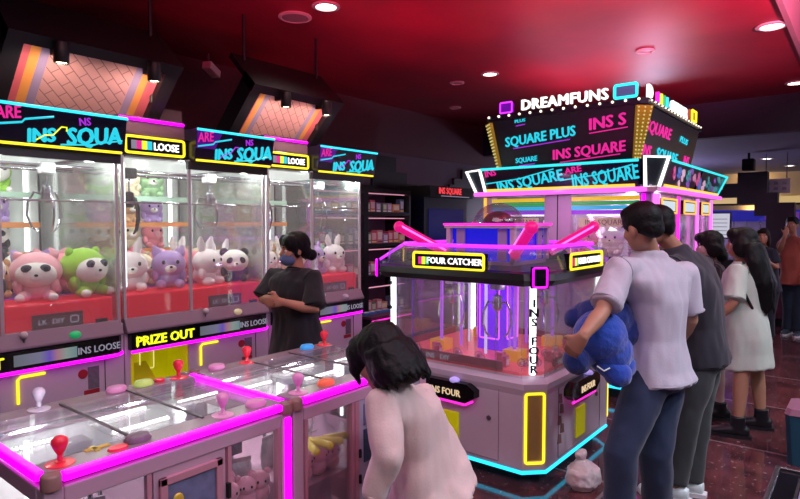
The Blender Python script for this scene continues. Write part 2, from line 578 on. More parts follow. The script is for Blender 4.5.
def canopy(x0, x1, label, spots, first_lbl):
    """leaning panel: foot at y 3.95 z 2.28, top at y 3.62 z 2.62"""
    t = thing('canopy_panel', label, 'sign panel', (x0, 0, 0), group='leaning printed panels above the claw machines')
    w_ = x1 - x0
    a = V((0, 4.0, 2.24)); bt = V((0, 3.62, 2.62))
    ln = (bt - a).length
    me = MB().box(0, -.0, -.02, w_, ln, .0)
    o = me.build('printed_panel', PANEL, t)
    o.location = a
    dy = (bt - a).normalized()
    o.rotation_euler = (math.atan2(dy.z, dy.y), 0, 0)
    for xx in (-.09, w_):
        f = MB().box(0, -.03, -.1, .09, ln + .06, .05).build('frame_side', FRAME, t)
        f.location = a + V((xx, 0, 0)); f.rotation_euler = o.rotation_euler
    f = MB().box(-.09, ln, -.1, w_ + .09, ln + .07, .06).build('frame_top', FRAME, t)
    f.location = a; f.rotation_euler = o.rotation_euler
    f = MB().box(-.09, ln + .02, -.34, w_ + .09, ln + .06, -.1).build('frame_back', FRAME, t)
    f.location = a; f.rotation_euler = o.rotation_euler
    for xx in (.0, w_):
        MB().tube([(xx, 3.78, 2.42), (xx, 3.78, CEIL)], .012).build('hanging_rod', FRAME, t)
    for k, (sx_, lb) in enumerate(spots):
        s = thing('spotlight', lb, 'spotlight', (sx_, 3.52, 2.57), group='cylinder spotlights on the canopy panels')
        MB().lathe([(.001, .04), (.038, .04), (.04, .03), (.04, -.07), (.036, -.075), (.033, -.06), (.001, -.058)], 20).build('can', CAN, s, True)
        MB().lathe([(.001, -.066), (.032, -.066), (.032, -.06), (.001, -.06)], 20).build('lamp_face', SPOTG, s)
        MB().box(-.012, .03, -.01, .012, .12, .06).build('bracket', CAN, s)
        lamp('SPOT', 'canopy_spot', (sx_, 3.5, 2.47), 7, (1, .75, .55), to=(sx_, 3.95, 2.28), size=.03, spot=160, blend=.6)
    return t


canopy(1.24, 2.06, 'leaning pastel panel with rainbow stripes above the nearest tall claw machine', [(1.40, 'black cylinder spotlight, left one on the nearest leaning panel'), (1.94, 'black cylinder spotlight, right one on the nearest leaning panel')], '')
canopy(2.81, 3.56, 'leaning pastel panel with rainbow stripes above the middle and far claw machines', [(3.0, 'black cylinder spotlight, left one on the further leaning panel'), (3.43, 'black cylinder spotlight, right one on the further leaning panel')], '')
canopy(.25, 1.0, 'leaning pastel panel cut off by the left edge of the photo', [(.6, 'black cylinder spotlight on the panel at the left edge')], '')
# small pinkish board between the two canopies
o = MB().box(2.08, 3.98, 2.26, 2.4, 4.05, 2.43).build('bulkhead_board', mat('dusty_mauve', '#6a4c5c', .6))
tag(o, 'dusty mauve board above the first small yellow framed sign, between the leaning panels', 'board')
# ================================================================ row of tall claw machines
YF = 3.7           # front plane of the row
BEDZ = 1.15
PANELW = mat('cabinet_back_panel', '#e6ebe6', .5, var=.02)
YELLOWP = mat('yellow_acrylic', '#d8d818', .3, var=.05)
YELDIM = mat('yellow_acrylic_glow', '#d8d818', .3, var=.05, emis='#c8c800', es=.22)
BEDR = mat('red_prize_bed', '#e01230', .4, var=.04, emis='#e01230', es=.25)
PLATE = mat('dusky_plate', '#6a4a50', .4)
STK = mat('red_sticker', '#a0182c', .5)
STG = mat('grey_poster', '#6c6670', .6, var=.5, scale=60)
PLABEL = mat('pastel_screen', '#222222', .4, var=0, emis='#8f8aa0', es=.5)


def screen_mat():
    mt = bpy.data.materials.new('pastel_display'); mt.use_nodes = True
    nt = mt.node_tree; b = nt.nodes['Principled BSDF']
    tc = nt.nodes.new('ShaderNodeTexCoord'); sx = nt.nodes.new('ShaderNodeSeparateXYZ')
    nt.links.new(tc.outputs['Generated'], sx.inputs[0])
    r = nt.nodes.new('ShaderNodeValToRGB'); cr = r.color_ramp
    cr.elements[0].color = lin('#6a7078'); cr.elements[1].color = lin('#6f8f92')
    for p_, c_ in ((.4, '#7c7a98'), (.55, '#6a52c0'), (.68, '#b07a8a'), (.82, '#8fa09a')):
        e = cr.elements.new(p_); e.color = lin(c_)
    nt.links.new(sx.outputs[0], r.inputs[0])
    b.inputs['Base Color'].default_value = (.02, .02, .02, 1)
    nt.links.new(r.outputs[0], b.inputs['Emission Color']); b.inputs['Emission Strength'].default_value = .75
    return mt


SCREEN = screen_mat()
VIOP = mat('violet_print_patch', '#3a0a58', .3, var=.1, emis='#5a10a0', es=.5)


def sign_art(t, x0, x1, y, z0, z1, seed, first):
    """printed lettering of a slanted sign face looking to -Y"""
    w_ = x1 - x0; h = z1 - z0
    ang = math.radians(12)
    text('INS', h * .34, CYT, t, (x0 + w_ * .34, y, z0 + h * .13), (1, 0, 0), ang=math.radians(7), bold=.07, sx=.95, ext=.002, shear=.1)
    text('SQUA', h * .44, CYT, t, (x0 + w_ * .745, y, z0 + h * .2), (1, 0, 0), ang=math.radians(7), bold=.07, sx=.88, ext=.002, shear=.1)
    text('ARE', h * .3, MAGT, t, (x0 + w_ * .11, y, z0 + h * .62), (1, 0, 0), ang=math.radians(8), bold=.04, sx=.75, ext=.002, shear=.12)
    mb = MB()
    mb.tube([(x0 + w_ * .02, y, z0 + h * .45), (x0 + w_ * .2, y, z0 + h * .56), (x0 + w_ * .22, y, z0 + h * .64), (x0 + w_ * .42, y, z0 + h * .78)], .006, 6)
    mb.tube([(x0 + w_ * .48, y, z0 + h * .1), (x0 + w_ * .74, y, z0 + h * .18), (x0 + w_ * .78, y, z0 + h * .24), (x0 + w_ * .97, y, z0 + h * .36)], .005, 6)
    mb.build('print_swoosh', CYT, t, True)
    mb = MB()
    mb.tube([(x0 + w_ * .3, y, z0 + h * .16), (x0 + w_ * .36, y, z0 + h * .3), (x0 + w_ * .42, y, z0 + h * .32), (x0 + w_ * .48, y, z0 + h * .55), (x0 + w_ * .52, y, z0 + h * .55), (x0 + w_ * .52, y, z0 + h * .45)], .0045, 6)
    mb.build('print_doodle', YLT if first else VIO, t, True)
    text('NS', h * .2, VIO, t, (x0 + w_ * .66, y, z0 + h * .66), (1, 0, 0), ang=math.radians(9), bold=.03, sx=.9, ext=.002)


def claw(t, x, y, ztop, zclaw, dark):
    mt = MATT if dark else CHROME
    c = MB().box(x - .04, y - .04, ztop - .07, x + .04, y + .04, ztop).build('claw_carriage', mat('pale_aluminium', '#c4c2c8') if not dark else MATT, t, bev=.006)
    MB().tube([(x, y, ztop - .09), (x, y, zclaw + .07)], .006).build('claw_cable', GREYM, c)
    MB().lathe([(.012, .09), (.03, .08), (.034, .0), (.02, -.02)], 14, Matrix.Translation((x, y, zclaw))).build('claw_motor', mt, c, True)
    for k in range(3):
        a = k * 2 * PI / 3 + .5
        ca, sa = math.cos(a), math.sin(a)
        pts = [(x + ca * r, y + sa * r, zclaw + z) for r, z in ((.02, .03), (.07, .045), (.105, -.02), (.11, -.1), (.085, -.17), (.05, -.2))]
        MB().tube(pts, [.008, .008, .008, .007, .007, .004], 7).build('claw_prong', mt, c, True)


def row_machine(i, x0, W, label, sign=True):
    t = thing('tall_claw_machine', label, 'claw machine', (x0, YF, 0), group='tall claw machines along the left wall')
    D = 1.32
    XP = .47        # prize side ends here
    # --- lower cabinet
    b = MB()
    b.box(0, .3, .06, XP, D, .98)
    b.box(0, 0, .06, .04, .3, .8); b.box(XP - .02, 0, .06, W, D, .98)
    b.box(.04, 0, .06, XP - .02, .3, .36); b.box(0, 0, .79, XP, .3, .98)
    b.build('cabinet_body', SHELL, t, bev=.008)
    MB().box(.02, .03, 0, W - .02, D - .03, .06).build('plinth', MATT, t)
    MB().box(.05, .24, .36, XP - .03, .296, .79).box(.042, .01, .36, .06, .24, .79).box(XP - .04, .01, .36, XP - .022, .24, .79).box(.05, .01, .362, XP - .03, .25, .38).build('prize_compartment', YELDIM, t)
    ch = MB().hexa([(.06, .03, .40), (.3, .03, .40), (.3, .03, .41), (.06, .03, .41)], [(.08, .235, .64), (.26, .235, .64), (.26, .235, .65), (.08, .235, .65)]).build('prize_flap', YELLOWP, t)
    MB().tube(plane_path(rrect(.1, .17, .01), (.26, .22, .68), (1, 0, 0)), .004, 6, True).build('flap_outline', glow('pale_yellow_line', (1, .85, .25), .9), t, True)
    # --- control ledge and display strip
    MB().prism([(0.0, .905), (-.045, .91), (-.045, .925), (0, 1.0), (.06, 1.0), (.06, .905)], 'x', 0, W - .02).build('control_ledge', SHELL_D, t, bev=.004)
    st = [(0.02, -.05), (W - .1, -.05), (W - .05, -.04), (W - .022, -.01), (W - .02, .02), (.02, .02)]
    MB().prism(st, 'z', .80, .905).build('display_strip', BLACK, t)
    text('PRIZE OUT', .062, YLT, t, (.255, -.053, .823), (1, 0, 0), bold=.05, ext=.003, sx=.98)
    MB().tube(plane_path([(-.01, 0), (-.01, .075)], (.065, -.054, .815), (1, 0, 0)), .002, 5).build('display_tick', YLT, t)
    MB().box(XP + .04, -.053, .822, XP + .37, -.048, .885).build('display_screen', SCREEN, t)
    text('INS LOOSE', .042, DIMT, t, (W - .175, -.053, .832), (1, 0, 0), bold=.02, ext=.002, sx=.9)
    path = [(.02, -.05, .79), (W - .1, -.05, .79), (W - .05, -.038, .79), (W - .015, -.005, .79), (W - .01, .03, .79)]
    MB().tube(path, .011, 8).build('neon_strip', PURP, t, True)
    MB().ball((XP + .37, -.03, .95), (.034, .03, .024)).build('push_button', [mat('green_button', '#27b36a', .35, emis='#27b36a', es=.4), mat('cream_button', '#d8cfa0', .35, emis='#d8cfa0', es=.3), mat('pale_button', '#c8b8c8', .35)][i % 3], t, True)
    MB().tube([(XP + .1, -.025, .93), (XP + .1, -.03, .985)], .007).build('joystick', GREYM, t, True).name = 'joystick'
    MB().ball((XP + .1, -.032, .99), .02).build('joystick_knob', mat('pale_knob', '#cfc6cc', .3), t, True)
    # yellow neon hook under the strip, stickers, door line
    MB().tube([(XP + .07, -.008, .60), (XP + .07, -.008, .735), (XP + .085, -.008, .75), (XP + .21, -.008, .75)], .008, 8).build('neon_hook', YEL, t, True)
    MB().lathe([(.028, 0), (.028, -.004)], 20, Matrix.Translation((W - .255, -.001, .70)) @ Matrix.Rotation(-PI / 2, 4, 'X')).build('round_sticker', STK, t)
    MB().box(W - .225, -.004, .60, W - .16, 0, .735).build('poster_sticker', STG, t)
    MB().box(W - .25, -.0045, .565, W - .16, 0, .595).build('warning_label', STK, t)
    MB().box(W - .125, -.0035, .3, W - .121, 0, .76).build('door_seam', MATT, t)
    # --- glass box
    ZT = 2.05
    for px_, py_ in ((.0, 0), (W - .035, 0), (XP, .0), (0, D - .03), ):
        MB().box(px_, py_ + .0, .98, px_ + .018, py_ + .02, ZT).build('corner_post', mat('pale_aluminium', '#c4c2c8', .35, metal=.25), t)
    MB().box(W - .10, D - .1, .98, W - .03, D - .03, ZT).build('corner_post', WHITE, t, bev=.01)
    MB().box(.024, .004, 1.0, XP - .002, .009, ZT).build('glass_pane', GLASS, t)
    MB().box(XP + .024, .004, 1.0, W - .037, .009, ZT).build('glass_pane', GLASS, t)
    MB().box(W - .028, .03, 1.0, W - .023, D - .11, ZT).build('glass_pane', GLASS, t)
    MB().box(.003, .03, 1.0, .008, D - .04, ZT).build('glass_pane', GLASS, t)
    MB().box(0, D - .012, .98, W - .03, D, ZT).build('back_panel', PANELW, t)
    # lighting in the box: a luminous ceiling tray and a tube in the back corner
    MB().box(0, .06, ZT - .005, W - .02, D, ZT + .05).build('roof', SHELL_D, t)
    MB().box(XP, -.01, 1.985, W, .03, 2.04).build('valance', mat('valance_grey', '#4a464c', .3, metal=.5), t)
    MB().box(.06, .12, ZT - .02, W - .12, .95, ZT - .006).build('light_tray', glow('cabinet_light', (.93, 1, .96), .9), t)
    for lx_, ly_ in ((.5, .1), (1.0, .1), (.5, .7)):
        lamp('POINT', 'cabinet_lamp', (x0 + lx_, YF + ly_, ZT - .06), 7, (.92, 1, .95), size=.03)
    MB().tube([(W - .125, D - .12, 1.16), (W - .125, D - .12, 2.02)], .016, 10).build('light_tube', LED, t, True)
    MB().tube([(.04, .06, 1.2), (.04, .06, 2.0)], .012, 10).build('light_tube', LED, t, True)
    # shelves and gantry rails
    for z in (1.40, 1.61, 1.82):
        MB().box(.02, D - .42, z - .012, W - .14, D - .015, z).build('shelf', ACRYL if z > 1.5 else WHITE, t)
        MB().box(.02, D - .425, z - .03, W - .14, D - .418, z + .008).build('shelf_edge', [mat('orange_edge', '#d88a4a', .5), mat('mint_edge', '#a8c8b4', .5)][z > 1.7], t)
    for yy in (.3, .62):
        MB().tube([(.01, yy, 1.97), (W - .03, yy, 1.97)], .011).build('gantry_rail', CHROME, t, True)
    MB().tube([(.012, .02, 1.745), (W - .04, .02, 1.745)], .006).build('cross_rod', CHROME, t, True)
    claw(t, .2, .3, 1.99, 1.74, True)
    claw(t, XP + .36, .3, 1.99, 1.76, False)
    # prize bed
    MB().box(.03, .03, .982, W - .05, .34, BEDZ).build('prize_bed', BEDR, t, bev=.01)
    MB().box(.03, .345, .982, W - .05, D - .02, BEDZ).build('prize_bed', mat('purple_pad', '#a84ab8', .6), t)
    p_ = MB().box(XP + .16, .022, 1.0, XP + .44, .028, 1.085).build('badge_plate', PLATE, t)
    for k, s_ in enumerate(('LK', 'DIY')):
        text(s_, .03, DIMT, p_, (XP + .215 + .085 * k, .02, 1.025), (1, 0, 0), name='badge_letters', ext=.001)
    MB().tube(plane_path(rrect(.045, .04, .012), (XP + .39, .02, 1.04), (1, 0, 0)), .003, 6, True).build('badge_ring', DIMT, p_, True)
    MB().box(W - .16, .02, .99, W - .09, .028, 1.02).build('coin_slot', MATT, t)
    # --- sign box over the main bay
    S0, S1 = XP + .01 - (.05 if i == 0 else 0), W + (.1 if i == 2 else 0)
    s = MB().hexa([(S0, -.06, 2.04), (S0, -.1, 2.26), (S1, -.1, 2.26), (S1, -.06, 2.04)], [(S0, .2, 2.04), (S0, .2, 2.26), (S1, .2, 2.26), (S1, .2, 2.04)]).build('sign_box', NAVY, t)
    k = -.102
    MB().tube([(S0, -.105, 2.254), (S1 - .003, -.105, 2.254), (S1 + .006, -.09, 2.254), (S1 + .006, .15, 2.254)], .009).build('sign_neon_top', CYAN, s, True)
    MB().tube([(S0 + .01, -.066, 2.047), (S1 - .02, -.066, 2.047)], .008).build('sign_neon_bottom', YEL, s, True)
    if i != 0:
        MB().hexa([(S0 + .005, -.082, 2.13), (S0 + .005, -.1015, 2.245), (S0 + .2, -.1015, 2.245), (S0 + .15, -.082, 2.13)], [(S0 + .005, -.07, 2.13), (S0 + .005, -.08, 2.245), (S0 + .2, -.08, 2.245), (S0 + .15, -.07, 2.13)]).build('sign_patch', VIOP, s)
    sign_art_group(s, S0, S1, i)
    # --- small framed logo panel over the prize bay
    l = MB().box(.03, .03, 2.04, XP, .2, 2.19).build('logo_panel', BLACK, t, bev=.008)
    MB().tube(plane_path(rrect(XP - .06, .105, .018), ((XP + .03) / 2, .024, 2.122), (1, 0, 0)), .009, 8, True).build('logo_neon', YEL, l, True)
    for k, cc in enumerate((DIMT, MAGT, YLT, CYT)):
        MB().box(.085 + .035 * k, .022, 2.095, .117 + .035 * k, .03, 2.15).build('logo_block', cc, l)
    text('LOOSE', .05, WHT, l, (.325, .024, 2.097), (1, 0, 0), name='logo_letters', bold=.04, ext=.003, sx=.85)
    MB().box(.02, .06, 2.19, XP + .01, .2, 2.31).build('head_board', mat('dusty_mauve', '#6a4c5c', .6), t)
    MB().tube([(.02, .05, 2.29), (XP, .05, 2.29)], .011).build('head_neon', PURP, t, True)
    return t


def sign_art_group(s, S0, S1, i):
    """art on the tilted face: build flat then shear onto the face"""
    before = set(o.name for o in bpy.data.objects)
    sign_art(s, S0, S1, 0, 2.04, 2.26, i, i == 0)
    for o in bpy.data.objects:
        if o.name in before: continue
        for v in o.data.vertices:
            v.co.y += -.064 - .04 * (v.co.z - 2.04) / .22
    return


MODS = [(.655, 1.15, 'the nearest tall machine'), (1.805, 1.15, 'the middle tall machine'), (2.955, 1.10, 'the furthest tall machine')]
row_machine(0, .655, 1.145, 'tall glass claw machine at the left edge, with a green hooded plush in front')
row_machine(1, 1.805, 1.145, 'tall glass claw machine in the middle of the row, over the glowing PRIZE OUT hatch')
row_machine(2, 2.955, 1.10, 'tall glass claw machine at the far end of the row, behind the masked person')

# ================================================================ plush toys
def plush(kind, col, col2, name_):
    """sits at the origin facing -Y, about 0.26 m wide"""
    t = thing(kind + '_plush', '', 'plush toy', (0, 0, -50))
    fur = mat('fur_' + col, col, .9, var=.12, scale=60, bump=.25, sheen=.3)
    fur2 = mat('fur_' + col2, col2, .9, var=.1, scale=60, bump=.25, sheen=.3)
    eye = mat('plush_eye', '#0a0a10', .15, var=0)
    wht = mat('fur_#f2efe9', '#f2efe9', .9, var=.06, scale=60, bump=.2)
    MB().ball((0, .02, .085), (.1, .09, .088)).ball((-.07, -.06, .035), (.04, .06, .036)).ball((.07, -.06, .035), (.04, .06, .036)).ball((-.1, -.02, .1), (.03, .035, .05)).ball((.1, -.02, .1), (.03, .035, .05)).build('body', fur if kind != 'octopus' else fur2, t, True)
    hz = .19
    if kind == 'octopus':
        MB().ball((0, 0, .15), (.125, .115, .12), 18, 12).build('head', fur, t, True)
        for k in range(6):
            a = k * PI / 3 + .4
            MB().tube([(.05 * math.cos(a), .05 * math.sin(a), .06), (.1 * math.cos(a), .1 * math.sin(a), .03), (.15 * math.cos(a), .15 * math.sin(a), .035)], [.035, .03, .015]).build('tentacle', fur, t, True)
        hz = .15
    elif kind == 'hooded':
        MB().ball((0, .02, hz), (.15, .12, .125), 18, 12).build('hood', fur, t, True)
        MB().ball((0, -.045, hz - .015), (.118, .08, .088), 18, 12).build('head', wht, t, True)
        for s_ in (-1, 1):
            MB().ball((s_ * .05, -.105, hz + .025), (.032, .014, .026)).build('eye_patch', mat('fur_#4a5058', '#4a5058', .9), t, True)
            MB().ball((s_ * .09, -.105, .03), (.03, .03, .026)).build('paw', wht, t, True)
            MB().ball((s_ * .1, .02, hz + .1), (.03, .02, .03)).build('ear', fur, t, True)
    else:
        MB().ball((0, -.005, hz), (.13, .11, .108), 18, 12).build('head', fur if kind != 'panda' else wht, t, True)
        if kind in ('pig', 'cat'):
            for s_ in (-1, 1):
                MB().lathe([(.045, 0), (.036, .04), (.016, .075), (.002, .085)], 12, Matrix.Translation((s_ * .075, -.005, hz + .07)) @ Matrix.Rotation(s_ * .45, 4, 'Y') @ Matrix.Diagonal(V((1, .45, 1, 1)))).build('ear', fur2 if kind == 'pig' else fur, t, True)
        elif kind == 'bunny':
            for s_ in (-1, 1):
                MB().tube([(s_ * .05, 0, hz + .08), (s_ * .065, .01, hz + .15), (s_ * .08, .0, hz + .21)], [.026, .034, .012], 10).build('ear', fur, t, True)
        else:
            for s_ in (-1, 1):
                MB().ball((s_ * .092, .0, hz + .083), (.042, .024, .042)).build('ear', fur2, t, True)
    if kind == 'panda':
        for s_ in (-1, 1):
            MB().ball((s_ * .055, -.095, hz + .012), (.034, .02, .028), M=Matrix.Rotation(s_ * .6, 4, 'Y')).build('eye_patch', fur2, t, True)
    if kind == 'pig':
        MB().lathe([(.034, 0), (.036, .02), (.026, .03)], 14, Matrix.Translation((0, -.1, hz - .02)) @ Matrix.Rotation(PI / 2, 4, 'X')).build('snout', fur2, t, True)
    elif kind != 'octopus':
        MB().ball((0, -.1, hz - .03), (.045, .03, .032)).build('muzzle', wht if kind != 'panda' else wht, t, True)
        MB().ball((0, -.128, hz - .018), (.012, .008, .009)).build('nose', eye, t, True)
    for s_ in (-1, 1):
        yy = {'hooded': -.117, 'octopus': -.105}.get(kind, -.103)
        MB().ball((s_ * .052, yy, hz + .018), (.013, .009, .016)).build('eye', eye, t, True)
    t['what'] = name_
    return t


PROTO = [
    plush('pig', '#e88a98', '#f0a8b4', 'pink pig plush'),
    plush('panda', '#303238', '#24262c', 'black and white panda plush'),
    plush('bear', '#e2d4b4', '#d8c49c', 'cream bear plush'),
    plush('hooded', '#9ad03a', '#8cc830', 'plush in a lime green hood'),
    plush('cat', '#b99ad8', '#a884cc', 'lavender cat plush'),
    plush('octopus', '#7cc4b4', '#6ab0a4', 'mint octopus plush'),
    plush('bunny', '#f0e6e8', '#e8d8dc', 'white bunny plush'),
    plush('bear', '#c89a6a', '#b88858', 'tan bear plush'),
    plush('frog', '#a8d0a0', '#90c088', 'pale green frog plush'),
    plush('cat', '#ee6f8e', '#e2557a', 'deep pink cat plush'),
    plush('hooded', '#f2aeb8', '#eda0ae', 'plush in a pink eared hood'),
    plush('bear', '#e8a060', '#d88c48', 'orange bear plush'),
]
USEDP = [False] * len(PROTO)
SEEN = {}


def put_plush(k, loc, rz=0, s=1.0, where='', tilt=0, group=None):
    p = PROTO[k]
    w_ = p['what']
    key = (w_, where)
    n = SEEN.get(key, 0); SEEN[key] = n + 1
    lb = w_ + ' ' + where if n == 0 else w_ + ', ' + ORD[n] + ' one ' + where
    q = dup(p, loc, (tilt, 0, rz), s, lb, group or 'plush toys in the tall claw machines')
    if 'what' in q: del q['what']
    return q


for mi, (x0, W, nm) in enumerate(MODS):
    rr = random.Random(40 + mi)
    base = [(x0 + .2 + .215 * k) for k in range(5)]
    tiers = [(YF + 1.06, 1.40, 'on the lowest shelf of ', .68), (YF + 1.06, 1.61, 'on the middle shelf of ', .68), (YF + 1.06, 1.82, 'on the top shelf of ', .74)]
    seqs = [[[1, 8, 3, 1, 2], [2, 6, 7, 4, 0]], [[3, 11, 2, 0, 9], [8, 2, 0, 0, 6]], [[6, 2, 4, 8, 7], [2, 7, 6, 2, 8]]][mi]
    seqs2 = [[[1, 1, 2, 3, 1], [9, 3, 1, 1, 0]], [[0, 8, 2, 8, 0], [2, 9, 0, 6, 2]], [[2, 6, 6, 2, 8], [6, 2, 7, 6, 2]]][mi]
    for (yy, zz, tx, sc), sq in zip(tiers, [seqs[0], [0, 2, 8, 4, 3] if mi == 0 else [3, 0, 7, 4, 0], seqs2[0]]):
        for k in range(5 if mi < 2 else 5):
            if x0 + .16 + .21 * k > x0 + W - .2: continue
            put_plush(sq[k], (x0 + .14 + .21 * k, yy, zz), rr.uniform(-.3, .3), sc * rr.uniform(1.0, 1.12), tx + nm)
    # bed, three rows
    rows = [(.2, [5, 4, 3, 10, 1], .95, 'in the front row of '), (.46, seqs[1], .95, 'in the middle row of '), (.71, seqs2[1], .95, 'in the back row of ')]
    fr = [[6, 9, 1, 10, 3], [6, 4, 6, 1, 5], [6, 2, 4, 6, 9]][mi]
    rows[0] = (rows[0][0], fr, 1.0 if mi else 1.12, rows[0][3])
    for (yy, sq, sc, tx) in rows:
        n = 5 if yy > .3 else 4
        st = (W - .3) / (n - 1)
        if mi == 0 and n == 4: sq = [9, 1, 10, 3]
        for k in range(n):
            put_plush(sq[k], (x0 + .15 + st * k, YF + yy + rr.uniform(-.03, .03), BEDZ + .0), rr.uniform(-.5, .5), sc * rr.uniform(.8, .95), tx + nm)
# ================================================================ low four-player claw tables in front
TZ = .95
MAUVE = mat('rose_mauve_frame', '#bb94a8', .35, var=.04, coat=.2)
PINKF = mat('rose_door_frame', '#b87c8c', .4, var=.05)
LEDGE = mat('smoky_ledge', '#8c7480', .25, var=.06)
REDT = mat('translucent_red', '#e02840', .25, var=.03, emis='#e02840', es=.12)
PINKT = mat('translucent_pink', '#d48ab8', .25, var=.03, emis='#d48ab8', es=.1)
CLEART = mat('translucent_clear', '#d8d2e0', .15, var=.03)
GOLD = mat('gold_print', '#d8b440', .35, metal=.3)
LEDS = glow('led_dots', (1, .97, .95), 5)
POST = mat('poster_print', '#6a6a8c', .4, var=.6, scale=24)
BLUEN = glow('blue_neon', (.03, .5, 1), 1.2)


def joystick(t, x, y, mt):
    MB().lathe([(.05, 0), (.05, .004), (.018, .008), (.018, .012)], 18, Matrix.Translation((x, y, TZ + .004)) @ Matrix.Diagonal(V((.75, .75, .7, 1)))).build('joystick_base', mt if mt is not CLEART else CLEART, t, True)
    j = MB().tube([(x, y, TZ + .015), (x, y, TZ + .05)], [.008, .007]).build('joystick_shaft', mt, t, True)
    MB().lathe([(.001, -.018), (.01, -.016), (.021, .004), (.027, .022), (.025, .036), (.014, .046), (.001, .048)], 18, Matrix.Translation((x, y, TZ + .045)) @ Matrix.Diagonal(V((.8, .8, .8, 1)))).build('joystick_knob', mt, j, True)


def low_table(x0, label, grp, kind):
    t = thing('low_claw_table', label, 'claw machine', (x0, 1.65, 0), group=grp)
    W, D = .835, .70
    MB().box(.02, .02, 0, W - .02, D - .02, .06).build('plinth', MATT, t)
    b = MB()
    for (x, y) in ((0, 0), (W - .05, 0), (0, D - .05), (W - .05, D - .05)):
        b.box(x, y, .06, x + .05, y + .05, TZ - .03)
    b.box(.05, .0, .06, W - .05, .05, .4); b.box(.05, D - .05, .06, W - .05, D, .4); b.box(0, .05, .06, .05, D - .05, .4); b.box(W - .05, .05, .06, W, D - .05, .4)
    b.box(.05, .0, .87, W - .05, .05, TZ - .03); b.box(.05, D - .05, .87, W - .05, D, TZ - .03); b.box(0, .05, .87, .05, D - .05, TZ - .03); b.box(W - .05, .05, .87, W, D - .05, TZ - .03)
    b.box(.05, .05, .06, W - .05, D - .05, .58)
    b.build('cabinet_frame', MAUVE, t, bev=.005)
    # top: front and back ledges, glass, seams
    MB().box(.02, .02, TZ - .03, W - .02, .12, TZ + .004).build('control_ledge', LEDGE, t, bev=.003)
    MB().box(.02, D - .1, TZ - .03, W - .02, D - .005, TZ + .004).build('control_ledge', LEDGE, t, bev=.003)
    MB().box(.02, .12, TZ - .006, W - .02, D - .1, TZ + .003).build('top_glass', ACRYL, t)
    for xx in (.29, .53):
        MB().box(xx - .005, .1, TZ + .0035, xx + .005, D - .06, TZ + .009).build('seam_bar', mat('bronze_bar', '#584850', .35, metal=.5), t)
    for yy in (.17, .53):
        MB().box(.02, yy, TZ - .03, W - .02, yy + .012, TZ - .018).build('gantry_rail', CHROME, t)
    # neon along the four top edges and the front right post
    for nm, a in (('front', (.045, -.012, TZ - .016, W - .05, .016, TZ + .01)), ('back', (.045, D - .016, TZ - .016, W - .05, D + .012, TZ + .006)), ('left', (-.006, .045, TZ - .016, .02, D - .05, TZ + .01)), ('right', (W - .02, .045, TZ - .016, W + .006, D - .05, TZ + .01))):
        if nm == 'back' or (nm == 'right' and kind == 'b') or (nm == 'left' and kind == 'b'): continue
        MB().box(*a).build('neon_bar', PURP, t, bev=.006)
    if kind == 'a':
        MB().box(W - .037, -.012, .1, W - .008, .004, TZ - .045).build('neon_post', PURP, t, bev=.006)
    for (x, y) in ((.022, .01), (W - .022, .01), (.022, D - .012), (W - .022, D - .012)):
        MB().lathe([(.026, -.03), (.026, .004), (.022, .009), (.001, .01)], 18, Matrix.Translation((x, y, TZ))).build('corner_cap', mat('amber_cap', '#8a6460', .3), t, True)
    # LED bars under the glass
    for yy in (.27, .44):
        l = MB()
        for k in range(16):
            xx = .33 + .0115 * k if yy > .35 else .31 + .0125 * k
            l.ball((xx, yy, TZ - .02), (.0052, .012, .006), 6, 4)
        MB().box(.3, yy - .014, TZ - .03, .52, yy + .014, TZ - .026).build('led_bar', WHITE, t)
        l.build('led_dots', LEDS, t)
    for k, (xx, yy) in enumerate(((.1, .36), (.7, .40))):
        l = MB()
        for j in range(14):
            l.ball((xx - .08 + .0125 * j, yy, TZ - .02), (.005, .011, .006), 6, 4)
        l.build('led_dots', LEDS, t)
    MB().box((.38), .155, TZ - .045, .52, .205, TZ - .04).build('light_plate', glow('soft_white', (.85, .95, 1), 1.0), t)
    for (x, y) in ((.13, .5), (W - .12, .5)) if kind == 'a' else ((W - .07, .5), (.06, .1)):
        MB().tube([(x, y, .6), (x, y, .9)], .009, 8).build('light_tube', LED, t, True)
    for lx_ in (.2, .6):
        lamp('POINT', 'table_lamp', (x0 + lx_, 1.65 + .35, TZ - .05), 4.5, (1, .96, 1), size=.03)
    # inner side walls and prize bed
    MB().box(.055, D - .06, .58, W - .055, D - .052, .87).build('inner_panel', WHITE, t)
    MB().box(.405, .08, .58, .412, D - .06, .86).build('inner_divider', ACRYL, t)
    # joysticks and buttons: two players in front, two at the back
    jm = {'a': (REDT, PINKT, CLEART, REDT), 'b': (PINKT, PINKT, REDT, REDT)}[kind]
    for (x, y), mt in zip((((.07, .075), (.59, .075), (.22, D - .06), (.76, D - .06)) if kind == 'a' else ((.09, .075), (.62, .075), (.27, D - .06), (.775, D - .06))), jm):
        joystick(t, x, y, mt)
    bm_ = {'a': (mat('smoky_button', '#7a6a74', .3), PINKT, mat('lime_button', '#b8c86a', .3, emis='#a0d060', es=.3), PINKT), 'b': (mat('orange_button', '#e06a4a', .3, emis='#e0603a', es=.3), PINKT, PINKT, mat('blue_button', '#3a9ad8', .3, emis='#2a8ad8', es=.4))}[kind]
    for (x, y), mt in zip((((.29, .075), (.73, .075), (.61, D - .05), (.5, D - .05)) if kind == 'a' else ((.24, .075), (.76, .075), (.11, D - .05), (.66, D - .05))), bm_):
        MB().lathe([(.04, 0), (.042, .008), (.034, .02), (.001, .024)], 20, Matrix.Translation((x, y, TZ + .004)) @ Matrix.Diagonal(V((1, .75, 1, 1)))).build('push_button', mt, t, True)
